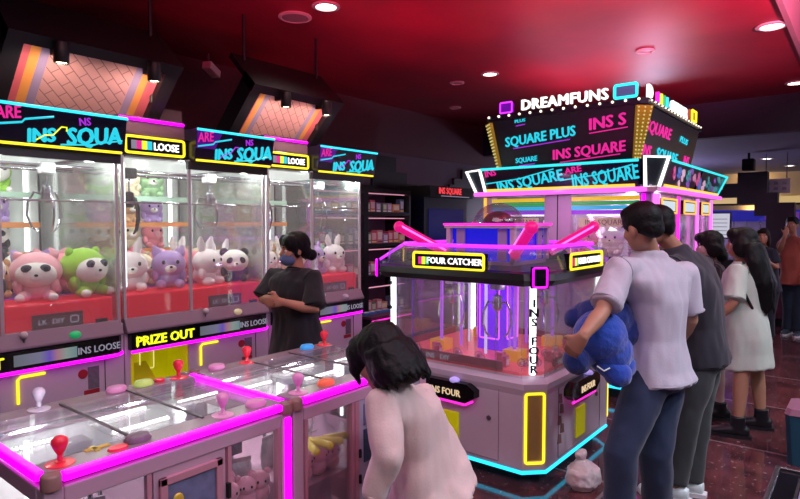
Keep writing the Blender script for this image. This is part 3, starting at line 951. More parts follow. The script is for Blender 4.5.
    if kind == 'a':
        MB().box(.15, .1, TZ + .004, .22, .12, TZ + .007).box(.17, .085, TZ + .004, .185, .13, TZ + .007).build('gold_glyph', GOLD, t)
        MB().lathe([(.03, 0), (.028, .008)], 16, Matrix.Translation((.22, .055, TZ + .004)) @ Matrix.Diagonal(V((1, .7, 1, 1)))).build('red_button', REDT, t, True)
        MB().lathe([(.02, 0), (.02, .012), (.001, .014)], 12, Matrix.Translation((.68, D - .05, TZ + .004))).build('red_button', REDT, t, True)
        MB().tube([(.0, .15, .8), (.24, .09, .86)], .006).build('inner_neon', BLUEN, t, True)
    # front face: window, door, window
    wins = [(.05, .29), (.56, W - .055)] if kind == 'a' else [(.06, .33)]
    for (a, c) in wins:
        MB().box(a, .012, .4, c, .018, .87).build('front_glass', ACRYL, t)
        for fa in (a - .002, c - .012):
            MB().box(fa, .0, .4, fa + .014, .02, .87).build('window_frame', PINKF, t)
    d0, d1 = (.30, .55) if kind == 'a' else (.36, .78)
    if kind == 'a':
        dr = MB().box(d0, .005, .4, d1, .05, .87).build('door', MAUVE, t)
        MB().box(d0 + .015, -.008, .4, d0 + .04, .006, .845).box(d1 - .04, -.008, .4, d1 - .015, .006, .845).box(d0 + .015, -.008, .82, d1 - .015, .006, .845).box(d0 + .04, -.008, .66, d1 - .04, .006, .685).box((d0 + d1) / 2 - .012, -.008, .4, (d0 + d1) / 2 + .012, .006, .66).build('door_frame', PINKF, dr, bev=.003)
        MB().box(d0 + .04, .0, .685, d1 - .04, .006, .82).build('door_poster', POST, dr)
        MB().ball((d0 + .075, -.002, .755), (.02, .006, .028), 12, 8).build('yellow_badge', GOLD, dr, True)
        for xx in (d0 + .04, (d0 + d1) / 2 + .012):
            MB().box(xx, .0, .42, xx + .073, .006, .66).build('blue_window', mat('teal_window', '#3a5470', .15, var=.5, scale=30), dr)
        MB().box(.552, -.01, .70, .562, .006, .75).build('hinge', MATT, t)
        MB().box(.05, .06, .71, .28, .075, .72).build('inner_neon', BLUEN, t)
        MB().box(.575, .3, .8, .70, .31, .815).build('inner_neon', BLUEN, t)
        MB().box(.66, .2, .74, .76, .3, .83).build('motor_box', mat('mauve_motor', '#5a4a66', .5), t)
    else:
        MB().box(.335, .0, .4, .36, .05, .87).build('door_frame', PINKF, t)
        dr = MB().box(d0, .004, .06, d1, .05, .87).build('door', mat('door_grey_lilac', '#a39ab0', .4, var=.04), t)
        MB().box(d0 + .03, -.002, .76, d0 + .22, .006, .85).build('door_window', POST, dr)
        MB().box(d0 + .03, -.002, .60, d0 + .22, .006, .74).build('door_poster', mat('dark_poster', '#30425a', .3, var=.7, scale=30), dr)
        MB().box(d0 + .07, -.004, .47, d0 + .2, .006, .535).build('red_notice', STK, dr)
        for zz in (.63, .52):
            MB().box(d0 - .004, -.008, zz, d0 + .006, .006, zz + .035).build('hinge', MATT, dr)
        # two white loops of cable on the gantry
        MB().tube([(.1, .22, .9), (.12, .2, .8), (.18, .19, .72), (.26, .2, .7), (.3, .22, .76), (.31, .24, .88)], .005).build('cable', WHITE, t, True)
        MB().tube([(.16, .2, .9), (.19, .18, .8), (.25, .18, .73), (.3, .2, .72)], .005).build('cable', WHITE, t, True)
    claw(t, .2 if kind == 'a' else .24, .3, TZ - .02, .80, False)
    claw(t, .64, .36, TZ - .02, .80, False)
    return t


low_table(.585, 'low glass-topped claw table in the lower left corner with red ball joysticks', 'low claw tables with magenta edges', 'a')
low_table(1.428, 'low glass-topped claw table beside the person in the pale pink top', 'low claw tables with magenta edges', 'b')

# small prizes in the two tables
PZ = {}


def small(kind):
    if kind in PZ: return PZ[kind]
    t = thing(kind, '', 'prize', (0, 0, -50))
    if kind == 'mini_plush':
        f = mat('fur_#e89ab0', '#e89ab0', .9, var=.12, scale=60, bump=.25, sheen=.3)
        MB().ball((0, 0, .032), (.036, .032, .033), 10, 7).build('body', f, t, True)
        MB().ball((0, -.005, .075), (.036, .032, .031), 10, 7).build('head', f, t, True)
        for s_ in (-1, 1):
            MB().ball((s_ * .026, 0, .1), (.013, .008, .013), 8, 5).build('ear', f, t, True)
            MB().ball((s_ * .013, -.036, .08), (.004, .003, .005), 6, 4).build('eye', mat('plush_eye', '#0a0a10', .15), t, True)
    elif kind == 'snack_pouch':
        f = mat('grey_foil', '#9a929c', .3, metal=.3, var=.3, scale=40, bump=.6)
        MB().rings([(V((0, 0, 0)), V((.04, 0, 0)), V((0, .004, 0))), (V((0, 0, .02)), V((.042, 0, 0)), V((0, .016, 0))), (V((0, 0, .06)), V((.043, 0, 0)), V((0, .02, 0))), (V((0, 0, .1)), V((.042, 0, 0)), V((0, .012, 0))), (V((0, 0, .115)), V((.04, 0, 0)), V((0, .002, 0)))], 14, 3).build('pouch', f, t, True)
        MB().box(-.04, -.003, .112, .04, .003, .128).build('seal', f, t)
    elif kind == 'yellow_stick':
        f = mat('yellow_soft', '#e0c832', .5, var=.06)
        MB().tube([(-.05, 0, .016), (0, 0, .017), (.05, 0, .016)], .016, 10).build('stick', f, t, True)
        for s_ in (-1, 1):
            MB().ball((s_ * .05, 0, .016), .016, 10, 6).build('end_cap', f, t, True)
    else:
        f = mat('plum_ball', '#3a2440', .2, var=.1, coat=.5)
        MB().ball((0, 0, .024), .024, 14, 9).build('ball', f, t, True)
        MB().lathe([(.008, 0), (.006, .01)], 8, Matrix.Translation((0, 0, .047))).build('cap', CHROME, t, True)
    PZ[kind] = t
    return t


KN = {'mini_plush': 'small pink plush', 'snack_pouch': 'grey foil pouch', 'yellow_stick': 'soft yellow stick', 'capsule_ball': 'dark plum ball'}


def put_small(kind, x, y, z, rz, tx, where, s=1.0):
    key = (kind, where); n = SEEN.get(key, 0); SEEN[key] = n + 1
    lb = KN[kind] + ' ' + where if n == 0 else '%s %s, %s counted from its left' % (KN[kind], where, ORD[min(n, 11)])
    dup(small(kind), (x, y, z), (tx, 0, rz), s, lb, 'small prizes inside the low claw tables')


rr = random.Random(5)
for (ox, wh, lst) in ((.585 + .07, 'in the left window of the corner table', ['snack_pouch'] * 5 + ['mini_plush'] * 1), (.585 + .57, 'in the right window of the corner table', ['mini_plush'] * 5 + ['snack_pouch'] * 3), (1.428 + .08, 'in the window beside the magenta post', ['mini_plush'] * 5 + ['yellow_stick'] * 4 + ['snack_pouch'] * 2)):
    w_ = .2 if 'right' in wh or 'left' in wh else .22
    for row in range(3):
        for k in range(3):
            kd = lst[(row * 3 + k) % len(lst)] if row < 2 else 'snack_pouch'
            put_small(kd, ox + .03 + w_ * (k + .5) / 3.2 + rr.uniform(-.01, .01), 1.65 + .1 + 0.105 * row, .58, rr.uniform(-.6, .6), 0, wh, 1.1 if kd != 'yellow_stick' else 1)
    if 'magenta' in wh:
        for k in range(4):
            put_small('yellow_stick', ox + .08 + .045 * k, 1.65 + .075, .70 + .004 * (k % 2), 1.2 + .5 * k, 0, 'on the pink plush by the magenta post')
# ================================================================ four-sided catcher in the middle
FX0, FX1, FY0, FY1, CH = 3.22, 4.5, 1.51, 2.8, .105
FC = V(((FX0 + FX1) / 2, (FY0 + FY1) / 2, 0))
HX = (FX1 - FX0) / 2


def octo(h, c):
    return [(-h + c, -h), (h - c, -h), (h, -h + c), (h, h - c), (h - c, h), (-h + c, h), (-h, h - c), (-h, -h + c)]


def four_catcher():
    t = thing('four_sided_claw_machine', 'waist-high white base four-sided claw machine with a clear dome and pink neon tubes in the middle', 'claw machine', FC)
    t['label'] = 'four-sided white claw machine with clear dome and pink neon tubes in the middle'
    H = HX; c = CH
    MB().prism(octo(H - .08, c), 'z', 0, .085).build('plinth', MATT, t)
    MB().stack([octo(H - .01, c), octo(H, c), octo(H, c), octo(H + .012, c), octo(H + .012, c), octo(H - .03, c)], [.085, .1, .56, .6, .635, .665]).build('base_cabinet', SHELL, t)
    MB().tube([(p[0], p[1], .082) for p in octo(H - .004, c)], .012, 8, True).build('floor_neon', glow('floor_cyan_neon', (.02, .62, 1), 1.8), t)
    # glass walls and lit corner posts
    g = octo(H - .02, c)
    for k in range(8):
        a = V((g[k][0], g[k][1], 0)); b2 = V((g[(k + 1) % 8][0], g[(k + 1) % 8][1], 0))
        dr = (b2 - a).normalized(); n = V((dr.y, -dr.x, 0))
        if k % 2 == 0:
            MB().hexa([a + V((0, 0, .66)), b2 + V((0, 0, .66)), b2 + V((0, 0, 1.235)), a + V((0, 0, 1.235))], [p - n * .006 for p in (a + V((0, 0, .66)), b2 + V((0, 0, .66)), b2 + V((0, 0, 1.235)), a + V((0, 0, 1.235)))]).build('glass_pane', GLASS, t)
            for f in (.18, .82):
                p = a.lerp(b2, f) - n * .012
                MB().box(p.x - .006, p.y - .006, .66, p.x + .006, p.y + .006, 1.235).build('mullion', ACRYL, t)
        else:
            mid = a.lerp(b2, .5); X = dr
            w2 = (b2 - a).length / 2
            MB().hexa([a + V((0, 0, .66)), b2 + V((0, 0, .66)), b2 + V((0, 0, 1.235)), a + V((0, 0, 1.235))], [p - n * .008 for p in (a + V((0, 0, .66)), b2 + V((0, 0, .66)), b2 + V((0, 0, 1.235)), a + V((0, 0, 1.235)))]).build('corner_pane', ACRYL, t)
            q = mid - n * .02
            MB().tube([q + V((0, 0, .68)), q + V((0, 0, 1.225))], .02, 10).build('led_post', LED, t, True)
            for zz in (.8, 1.0, 1.18) if k == 5 else ():
                MB().cbox((q.x + n.x * .022, q.y + n.y * .022, zz), (.035, .035, .022)).build('post_clip', MATT, t)
            # vertical writing down the post
            for j, ch_ in enumerate('INS FOUR'):
                if ch_ == ' ': continue
                text(ch_, .05, MATT if j < 4 else mat('dark_violet_letter', '#3a2a4a', .4), t, mid + n * .004 + V((0, 0, 1.10 - .058 * j)), X, name='post_letter', bold=.06, ext=.002, sx=1.15)
    # black collar and canopy
    MB().stack([octo(H - .03, c), octo(H + .03, c + .02), octo(H + .06, c + .03), octo(H + .05, c + .03), octo(H - .02, c)], [1.225, 1.235, 1.27, 1.31, 1.32]).build('black_collar', mat('collar_black', '#120e18', .35), t)
    MB().stack([octo(H + .01, c + .02), octo(H - .01, c + .02), octo(H - .1, c + .02)], [1.32, 1.42, 1.455]).build('clear_canopy', glassmat('canopy_acrylic', (.88, .8, .92), .08, .1), t)
    MB().prism(octo(H - .03, c), 'z', 1.30, 1.318).build('deck', mat('lilac_deck', '#8a6a9c', .4), t)
    # neon outline: up at each corner and around the top
    ring = [(p[0], p[1], 1.462) for p in octo(H - .09, c + .02)]
    MB().tube(ring, .013, 8, True).build('canopy_neon', glow('violet_neon', (.62, .03, 1), 1.7), t, True)
    VN = MATS['violet_neon']
    o1 = octo(H + .055, c + .03)
    o2 = octo(H - .09, c + .02)
    for k in (1, 3, 5, 7):
        for j in ((k, (k + 1) % 8)[k == 1],) if k != 7 else ():
            MB().tube([(o1[j][0], o1[j][1], 1.25), (o1[j][0], o1[j][1], 1.335), (o2[j][0], o2[j][1], 1.462)], .010, 8).build('corner_neon', VN, t, True)
        a = V((o1[k][0], o1[k][1], 0)); b2 = V((o1[(k + 1) % 8][0], o1[(k + 1) % 8][1], 0))
        dr = (b2 - a).normalized(); n = V((dr.y, -dr.x, 0)); mid = a.lerp(b2, .5)
        pnl = MB().hexa([mid - dr * .055 + V((0, 0, 1.225)) + n * .0, mid + dr * .055 + V((0, 0, 1.225)), mid + dr * .055 + V((0, 0, 1.355)), mid - dr * .055 + V((0, 0, 1.355))], [p + n * .014 for p in (mid - dr * .055 + V((0, 0, 1.225)), mid + dr * .055 + V((0, 0, 1.225)), mid + dr * .055 + V((0, 0, 1.355)), mid - dr * .055 + V((0, 0, 1.355)))]).build('corner_badge', BLACK, t)
        MB().tube(plane_path(rrect(.085, .115, .012), mid + n * .018 + V((0, 0, 1.29)), dr), .006, 6, True).build('badge_neon', PURP, pnl, True)
    # yellow framed signs on the four sides
    for k in range(4):
        a = k * PI / 2
        R = Matrix.Rotation(a, 4, 'Z')
        xd = R @ V((1, 0, 0)); n = R @ V((0, -1, 0))
        org = n * (H + .03) + V((0, 0, 1.365))
        hx = xd * .28
        s = MB().hexa([org - hx - V((0, 0, .055)), org + hx - V((0, 0, .055)), org + hx + V((0, 0, .055)), org - hx + V((0, 0, .055))], [p - n * .04 for p in (org - hx - V((0, 0, .055)), org + hx - V((0, 0, .055)), org + hx + V((0, 0, .055)), org - hx + V((0, 0, .055)))]).build('side_sign', BLACK, t)
        MB().tube(plane_path(rrect(.55, .1, .015), org + n * .006, xd), .009, 8, True).build('sign_neon', YEL, s, True)
        for j, cc in enumerate((MAGT, YLT, GREENT)):
            q = org + n * .002 - xd * (.235 - .03 * j) + V((0, 0, -.028))
            MB().hexa([q, q + xd * .024, q + xd * .024 + V((0, 0, .05)), q + V((0, 0, .05))], [p + n * .006 for p in (q, q + xd * .024, q + xd * .024 + V((0, 0, .05)), q + V((0, 0, .05)))]).build('sign_block', cc, s)
        text('FOUR CATCHER', .042, WHT, s, org + n * .005 + xd * .05 - V((0, 0, .02)), xd, name='sign_letters', bold=.025, ext=.003, sx=1.0)
        # control pill, prize patch, door seams, lock on each side of the base
        f = n * (H + .002)
        def Q(u, z, o=0): return f + xd * u + V((0, 0, z)) + n * o
        pill = [(-.28, .50), (-.22, .46), (.16, .455), (.23, .50), (.23, .545), (.17, .58), (-.22, .58), (-.28, .545)]
        m_ = MB(); n8 = len(pill)
        vs_ = [Q(u, z, 0) for u, z in pill] + [Q(u * .97, z, .055) for u, z in pill]
        m_.add(vs_, [tuple(range(n8))[::-1], tuple(range(n8, 2 * n8))] + [(i, (i + 1) % n8, n8 + (i + 1) % n8, n8 + i) for i in range(n8)])
        cp = m_.build('control_box', BLACK, t)
        text('INS FOUR', .044, mat('cream_letters', '#302820', .4, var=0, emis='#e8c8a0', es=.9), cp, Q(.0, .49, .057), xd, name='control_letters', bold=.03, ext=.002, sx=.9)
        MB().tube([Q(-.24, .45, .045), Q(.15, .443, .045), Q(.2, .47, .03)], .008).build('control_neon', PINKN, cp, True)
        MB().ball(Q(.06, .588, .03), (.035, .035, .02)).build('control_button', mat('lilac_button', '#b8a8e0', .3, emis='#b0a0ff', es=.5), cp, True)
        MB().hexa([Q(-.08, .16), Q(.08, .16), Q(.08, .37), Q(-.08, .37)], [Q(-.07, .165, .012), Q(.07, .165, .012), Q(.07, .365, .012), Q(-.07, .365, .012)]).build('prize_door', YELDIM, t, bev=.004)
        MB().tube([Q(-.36, .12, .001), Q(-.36, .60, .001), Q(.37, .60, .001), Q(.37, .12, .001)], .0025, 5, True).build('door_seam', SHELL_D, t)
        MB().lathe([(.016, 0), (.014, .008), (.001, .009)], 14, Matrix.Translation(Q(.3, .38)) @ (V((0, 0, 1)).rotation_difference(n)).to_matrix().to_4x4()).build('lock', GREYM, t, True)
        if k == 0:
            for j, (u, z) in enumerate(((-.33, .47), (-.31, .40), (-.34, .33), (-.3, .27), (-.34, .21))):
                MB().hexa([Q(u - .03, z), Q(u + .03, z - .01), Q(u + .02, z + .05), Q(u - .02, z + .06)], [Q(u - .03, z, .003), Q(u + .03, z - .01, .003), Q(u + .02, z + .05, .003), Q(u - .02, z + .06, .003)]).build('base_sticker', mat('sticker_brown', '#7a5a58', .5, var=.5, scale=40), t)
        # red edge plate inside the glass
        b3 = n * (H - .06)
        MB().hexa([b3 - xd * .3 + V((0, 0, .67)), b3 + xd * .36 + V((0, 0, .67)), b3 + xd * .36 + V((0, 0, .735)), b3 - xd * .3 + V((0, 0, .735))], [p - n * .01 for p in (b3 - xd * .3 + V((0, 0, .67)), b3 + xd * .36 + V((0, 0, .67)), b3 + xd * .36 + V((0, 0, .735)), b3 - xd * .3 + V((0, 0, .735)))]).build('coin_rail', mat('rail_dull_red', '#8a3040', .4), t)
        for j, s_ in enumerate(('INS', 'DIY')):
            text(s_, .035, DIMT, t, b3 + n * .004 - xd * (.2 - .12 * j) + V((0, 0, .685)), xd, name='rail_letters', ext=.001)
    # chamfer panels with yellow neon frames
    ob = octo(H, c)
    for k in (1, 3, 5, 7):
        a = V((ob[k][0], ob[k][1], 0)); b2 = V((ob[(k + 1) % 8][0], ob[(k + 1) % 8][1], 0))
        dr = (b2 - a).normalized(); n = V((dr.y, -dr.x, 0)); mid = a.lerp(b2, .5) + V((0, 0, .36))
        p_ = MB().hexa([mid + dr * u + V((0, 0, z)) for u, z in ((-.05, -.2), (.05, -.2), (.05, .2), (-.05, .2))], [mid + dr * u + V((0, 0, z)) + n * .004 for u, z in ((-.05, -.2), (.05, -.2), (.05, .2), (-.05, .2))]).build('corner_panel', mat('ochre_panel', '#a08050', .5), t)
        MB().tube(plane_path(rrect(.115, .43, .015), mid + n * .008, dr), .009, 8, True).build('corner_frame_neon', YEL, p_, True)
    # prize bed and the violet column with its neon outline
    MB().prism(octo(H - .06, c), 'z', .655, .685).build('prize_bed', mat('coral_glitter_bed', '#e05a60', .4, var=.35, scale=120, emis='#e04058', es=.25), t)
    col = MB().prism(octo(.12, .03), 'z', .68, 1.3).build('center_column', mat('violet_column', '#5a10b0', .25, var=.1, emis='#5a10d0', es=1.1), t)
    for k in range(4):
        R = Matrix.Rotation(k * PI / 2, 4, 'Z'); xd = R @ V((1, 0, 0)); n = R @ V((0, -1, 0))
        MB().tube(plane_path(rrect(.16, .44, .01), n * .124 + V((0, 0, .99)), xd), .006, 6, True).build('column_neon', glow('column_pink_neon', (.8, .1, 1), 1.5), col, True)
    for (x, y) in ((-.3, .3), (.3, -.3), (.3, .3), (-.3, -.3)):
        q = MB().box(x - .06, y - .06, .685, x + .06, y + .06, .76).build('prize_chute', mat('amber_acrylic', '#d8a020', .3, emis='#d89010', es=.3), t)
        MB().tube([(x, y, .76), (x, y, 1.3)], .012).build('chute_rod', glow('violet_rod', (.5, .1, .9), .8), q, True)
    for k in range(10):  # rods added to imitate vertical light streaks and reflections inside
        a = k * 2 * PI / 10 + .2
        MB().tube([(.27 * math.cos(a), .27 * math.sin(a), .69), (.27 * math.cos(a), .27 * math.sin(a), 1.3)], .007 + .004 * (k % 2)).build('streak_rod', [MATS['violet_rod'], ACRYL, glow('lilac_streak', (.8, .6, 1), .9)][k % 3], t)
    for k in range(4):
        a = k * PI / 2 + .5
        claw(t, .34 * math.cos(a), .34 * math.sin(a), 1.225, 1.03, False)
    # top: lit white box, dome, four slanted pink tubes
    MB().box(-.26, -.26, 1.318, .26, .26, 1.345).build('top_box_base', SHELL, t)
    fr = MB()
    for sx_ in (-1, 1):
        for sy_ in (-1, 1):
            fr.box(sx_ * .26 - .018, sy_ * .26 - .018, 1.345, sx_ * .26 + .018, sy_ * .26 + .018, 1.575)
    fr.box(-.29, -.29, 1.575, .29, .29, 1.6)
    fr.build('top_box_frame', SHELL, t, bev=.004)
    MB().box(-.24, -.24, 1.345, .24, .24, 1.575).build('top_box_screen', mat('blue_screen', '#101060', .2, var=.1, emis='#1414e0', es=.8), t)
    for k in range(4):
        R = Matrix.Rotation(k * PI / 2, 4, 'Z')
        for u in (-.17, .17):
            MB().box(u - .035, -.252, 1.35, u + .035, -.24, 1.57, R).build('box_shutter', mat('pale_lilac', '#b8a0d0', .4), t)
    MB().tube([(-.29, -.29, 1.604), (.29, -.29, 1.604), (.29, .29, 1.604), (-.29, .29, 1.604)], .008, 6, True).build('box_neon', PINKN, t)
    MB().ball((0, 0, 1.6), (.19, .19, .16), 28, 12, zlo=0).build('dome', glassmat('dome_acrylic', (.9, .8, .9), .1, .04), t, True)
    MB().ball((0, 0, 1.6), (.12, .12, .1), 18, 8, zlo=0).build('dome_core', mat('wine_velvet', '#5a1038', .7), t, True)
    for k in range(4):
        a = PI / 4 + k * PI / 2
        d = V((math.cos(a), math.sin(a), 0))
        p0 = d * .40 + V((0, 0, 1.40)); p1 = d * .74 + V((0, 0, 1.585))
        tb = MB().tube([p0, p1], .036, 14).build('pink_tube', mat('pink_tube_core', '#c01070', .3, var=.05, emis='#e0107c', es=.75), t, True)
        side = V((-d.y, d.x, 0))
        for s_ in (-1, 1):
            MB().tube([p0 + side * .036 * s_ + V((0, 0, .012)), p1 + side * .03 * s_ + V((0, 0, .012))], .008, 6).build('tube_neon', glow('hot_pink_line', (1, .15, .75), 2), tb, True)
        MB().ball(p1, .042, 12, 8).build('tube_cap', MATS['pink_tube_core'], tb, True)
    return t


four_catcher()
for (dx, dy, pw, cc) in ((-.3, .0, 5, (.75, .4, 1)), (0, -.35, 5, (.85, .5, 1)), (.3, .3, 5, (1, .4, .9))):
    lamp('POINT', 'catcher_lamp', (FC.x + dx, FC.y + dy, 1.2), pw, cc, size=.03)
lamp('SPOT', 'dome_ceiling_fill', (FC.x, FC.y, 1.78), 50, (1, .14, .3), to=(FC.x, FC.y, 3.2), size=.06, spot=150, blend=.5)  # upward fill added above the dome to light the red ceiling
# clear capsules with trinkets lying on the bed
t = thing('prize_capsule', '', 'prize', (0, 0, -50))
MB().ball((0, 0, .028), .028, 12, 8).build('shell', ACRYL, t, True)
MB().ball((0, 0, .022), (.016, .014, .016), 8, 6).build('trinket', mat('trinket_mix', '#d86a8a', .4, var=.8, scale=20), t, True)
caps = []
rr = random.Random(9)
tb = thing('trinket_box', '', 'prize', (0, 0, -50))
MB().box(-.03, -.02, 0, .03, .02, .07).build('box', mat('trinket_box_print', '#c84a70', .4, var=.7, scale=50), tb, bev=.003)
MB().box(-.022, -.0215, .012, .022, -.0195, .05).build('box_window', mat('trinket_box_window', '#d8c8e8', .2), tb)
nb = {}
SIDES = [('front', -1, 0), ('right', 0, -1)]
for (nm, ax, ay) in SIDES:
    for k in range(12):
        u = -.44 + .88 * (k % 6) / 5; w_ = .42 if k < 6 else .5
        if k >= 6: u += .07
        if abs(u) > .46: continue
        x = FC.x + ax * w_ + (0 if ax else u); y = FC.y + ay * w_ + (0 if ay else -u)
        isb = (k % 3 == 1)
        key = (nm, isb); n = nb.get(key, 0); nb[key] = n + 1
        lb = ('small pink printed box' if isb else 'clear round capsule') + ' on the coral bed along the %s side, %s from the left' % (nm, ORD[n])
        dup(tb if isb else t, (x, y, .685), (0, 0, rr.uniform(0, 3)), 1, lb, 'small prizes in the four-sided claw machine')
# ================================================================ tall game tower with marquee letters
TX0, TX1, TY0, TY1 = 5.38, 7.8, 1.5, 3.18
t = thing('game_tower', 'tall neon claw game tower crowned with white marquee letters and bulbs', 'claw machine', ((TX0 + TX1) / 2, (TY0 + TY1) / 2, 0))
TO = V(t.location)
LIL = mat('lilac_pillar', '#ab98b8', .35, var=.03, coat=.2)
MX = V((0, -1, 0)); MY = V((1, 0, 0))           # reading directions on the two visible faces


def TB(name, mt, x0, y0, z0, x1, y1, z1, parent=None, bev=0):
    return MB().box(x0 - TO.x, y0 - TO.y, z0, x1 - TO.x, y1 - TO.y, z1).build(name, mt, parent or t, bev=bev)


def TT(*a):
    return V(a) - TO


# body
TB('plinth', MATT, TX0 + .05, TY0 + .05, 0, TX1 - .05, TY1 - .05, .1)
TB('base_cabinet', LIL, TX0, TY0, .1, TX1, TY1, .82, bev=.02)
TB('inner_core', mat('pale_lit_core', '#d8cce0', .5, var=.1, scale=6), TX0 + .5, TY0 + .5, .82, TX1 - .5, TY1 - .5, 1.9)
TB('roof_slab', LIL, TX0, TY0, 1.88, TX1, TY1, 1.95)
for (y0, y1) in ((TY1 - .1, TY1), (2.22, 2.5), (TY0 + .0, TY0 + .1)):
    TB('pillar', LIL, TX0, y0, .82, TX0 + .12, y1, 1.88, bev=.01)
TB('pillar_seam', MATT, TX0 - .003, 2.355, .82, TX0 + .001, 2.365, 1.88)
for x in (6.2, 7.0, TX1 - .1):
    TB('pillar', LIL, x, TY0, .82, x + .1, TY0 + .12, 1.88, bev=.01)
for (y0, y1) in ((TY0 + .1, 2.22), (2.5, TY1 - .1)):
    TB('glass_pane', GLASS, TX0 + .02, y0, .82, TX0 + .028, y1, 1.70)
    for k, cc in enumerate(('#d8c020', '#2a9a48', '#20a8c8', '#7a30c0')):
        z = 1.855 - k * .042
        TB('rainbow_stripe', mat('stripe_' + cc, cc, .4, var=0, emis=cc, es=.6), TX0 - .004, y0 + .0, z - .036, TX0 + .03, y1 - .0, z)
    TB('ledge_light', glow('soft_lavender', (.9, .8, 1), 1.6), TX0 + .25, y0 + .05, 1.68, TX0 + .4, y1 - .05, 1.70)
    TB('prize_bed', mat('lilac_bed', '#c8a8d0', .5), TX0 + .04, y0, .82, TX0 + .5, y1, .95)
    TB('name_board', mat('cream_board', '#d8cca8', .5, emis='#d8cca8', es=.2), TX0 + .03, y0 + .08, 1.575, TX0 + .05, y1 - .06, 1.66)
    text('INS SQUARE', .05, mat('brown_letters', '#6a5a58', .5), t, TT(TX0 + .028, (y0 + y1) / 2, 1.595), MX, ext=.001)
for (x0, x1) in ((5.48, 6.2), (6.3, 7.0), (7.1, 7.7)):
    TB('glass_pane', GLASS, x0, TY0 + .02, .82, x1, TY0 + .028, 1.88)
    TB('prize_bed', MATS['lilac_bed'], x0, TY0 + .04, .82, x1, TY0 + .5, .95)
    a = MB().box(x0 + .14 - TO.x, TY0 - .02 - TO.y, 1.70, x1 - .05 - TO.x, TY0 + .02 - TO.y, 1.84).build('info_screen', BLACK, t)
    TB('screen_face', glow('cool_screen', (.75, .9, 1), .8), x0 + .2, TY0 - .024, 1.725, x1 - .1, TY0 - .019, 1.815, a)
    MB().tube(plane_path(rrect(x1 - x0 - .2, .13, .01), TT((x0 + x1) / 2 + .045, TY0 - .026, 1.77), MY), .009, 6, True).build('screen_neon', mat('amber_neon', '#101010', .4, var=0, emis=(1, .5, .06), es=1.3), a)
for x in (5.42, 5.52, 6.24, 7.05, 7.76):
    MB().tube([TT(x, TY0 - .02, .85), TT(x, TY0 - .02, 1.87)], .016, 10).build('post_neon', glow('orchid_neon', (1, .14, .85), 1.8) if x != 6.24 else PINKN, t, True)
for (x, y) in ((TX0 - .02, TY1 - .03), (TX0 - .02, TY0 + .06)):
    MB().tube([TT(x, y, .85), TT(x, y, 1.87)], .016, 10).build('post_neon', mat('amber_neon', '#101010') if y > 2 else PURP, t, True)
# magenta eave under the band
MB().tube([TT(TX0 - .1, TY1 + .05, 1.905), TT(TX0 - .1, TY0 + .05, 1.905), TT(TX0 + .05, TY0 - .09, 1.905), TT(TX1 + .08, TY0 - .09, 1.905)], .022, 8).build('eave_neon', glow('eave_pink_neon', (1, .12, .8), 1.5), t, True)
TB('eave_board', SHELL, TX0 - .08, TY0 - .07, 1.885, TX1 + .08, TY1 + .06, 1.925)
# slanted band with prints
Z0, Z1 = 1.93, 2.165


def slab(pts0, pts1, depth, name, mt, parent=None):
    """face quad given bottom two and top two points, thickened along depth"""
    q = [pts0[0], pts0[1], pts1[1], pts1[0]]
    return MB().hexa([p - TO for p in q], [p - TO + V(depth) for p in q]).build(name, mt, parent or t)


bx0, bx1 = TX0 - .06, TX0 - .14
by0, by1 = TY0 - .06, TY0 - .14
TEAL = glow('teal_neon', (.03, .72, .78), 1.3)
AMB = glow('orange_neon', (1, .55, .05), 1.4)
fb = slab([V((bx0, TY1 - .08, Z0)), V((bx0, TY0 + .1, Z0))], [V((bx1, TY1 - .04, Z1)), V((bx1, TY0 + .06, Z1))], (.2, 0, 0), 'front_band', NAVY)
rb = slab([V((TX0 + .12, by0, Z0)), V((TX1 + .02, by0, Z0))], [V((TX0 + .08, by1, Z1)), V((TX1 + .16, by1, Z1))], (0, .2, 0), 'side_band', mat('side_band_print', '#3a3448', .35, var=.5, scale=4))
for (f, pts) in ((fb, ([V((bx0 - .012, TY1 - .08, Z0 + .012)), V((bx0 - .012, TY0 + .12, Z0 + .012))])), (rb, ([V((TX0 + .14, by0 - .012, Z0 + .012)), V((TX1, by0 - .012, Z0 + .012))]))):
    MB().tube([p - TO for p in pts], .014, 8).build('band_neon_low', AMB, f, True)
MB().tube([TT(bx1 - .008, TY1 - .04, Z1 - .012), TT(bx1 - .008, TY0 + .07, Z1 - .012)], .013, 8).build('band_neon_high', TEAL, fb, True)
MB().tube([TT(TX0 + .1, by1 - .008, Z1 - .012), TT(TX1 + .15, by1 - .008, Z1 - .012), TT(TX1 + .03, by0 - .008, Z0 + .01)], .012, 8).build('band_neon_high', TEAL, rb, True)
ang = math.atan2(bx0 - bx1, Z1 - Z0)
upF = V((-math.sin(ang), 0, math.cos(ang)))
upR = V((0, -math.sin(ang), math.cos(ang)))


def bandtxt(s, h, mt, y, z, rot=7, sx=.9):
    x = bx0 - (z - Z0) / (Z1 - Z0) * (bx0 - bx1) - .006
    text(s, h, mt, fb, TT(x, y, z), MX, ang=math.radians(rot), bold=.04, up=upF, ext=.002, sx=sx, shear=.1)


bandtxt('INS SQUARE', .105, CYT, 2.62, 1.972, 8, .9)
bandtxt('INS', .065, MAGT, 3.03, 2.085, 8, 1.0)
bandtxt('ARE', .06, MAGT, 2.16, 2.075, 8, 1.1)
bandtxt('INS SQUARE', .125, CYT, 1.88, 1.972, 6, .64)
mb = MB()
for (ya, yb) in ((3.1, 2.35), (2.3, 1.62)):
    mb.tube([TT(bx0 - .035 - .0, ya, 2.01), TT(bx0 - .045, (ya + yb) / 2, 2.045), TT(bx0 - .07, yb, 2.12)], .006, 5)
mb.build('print_swoosh', CYT, fb, True)
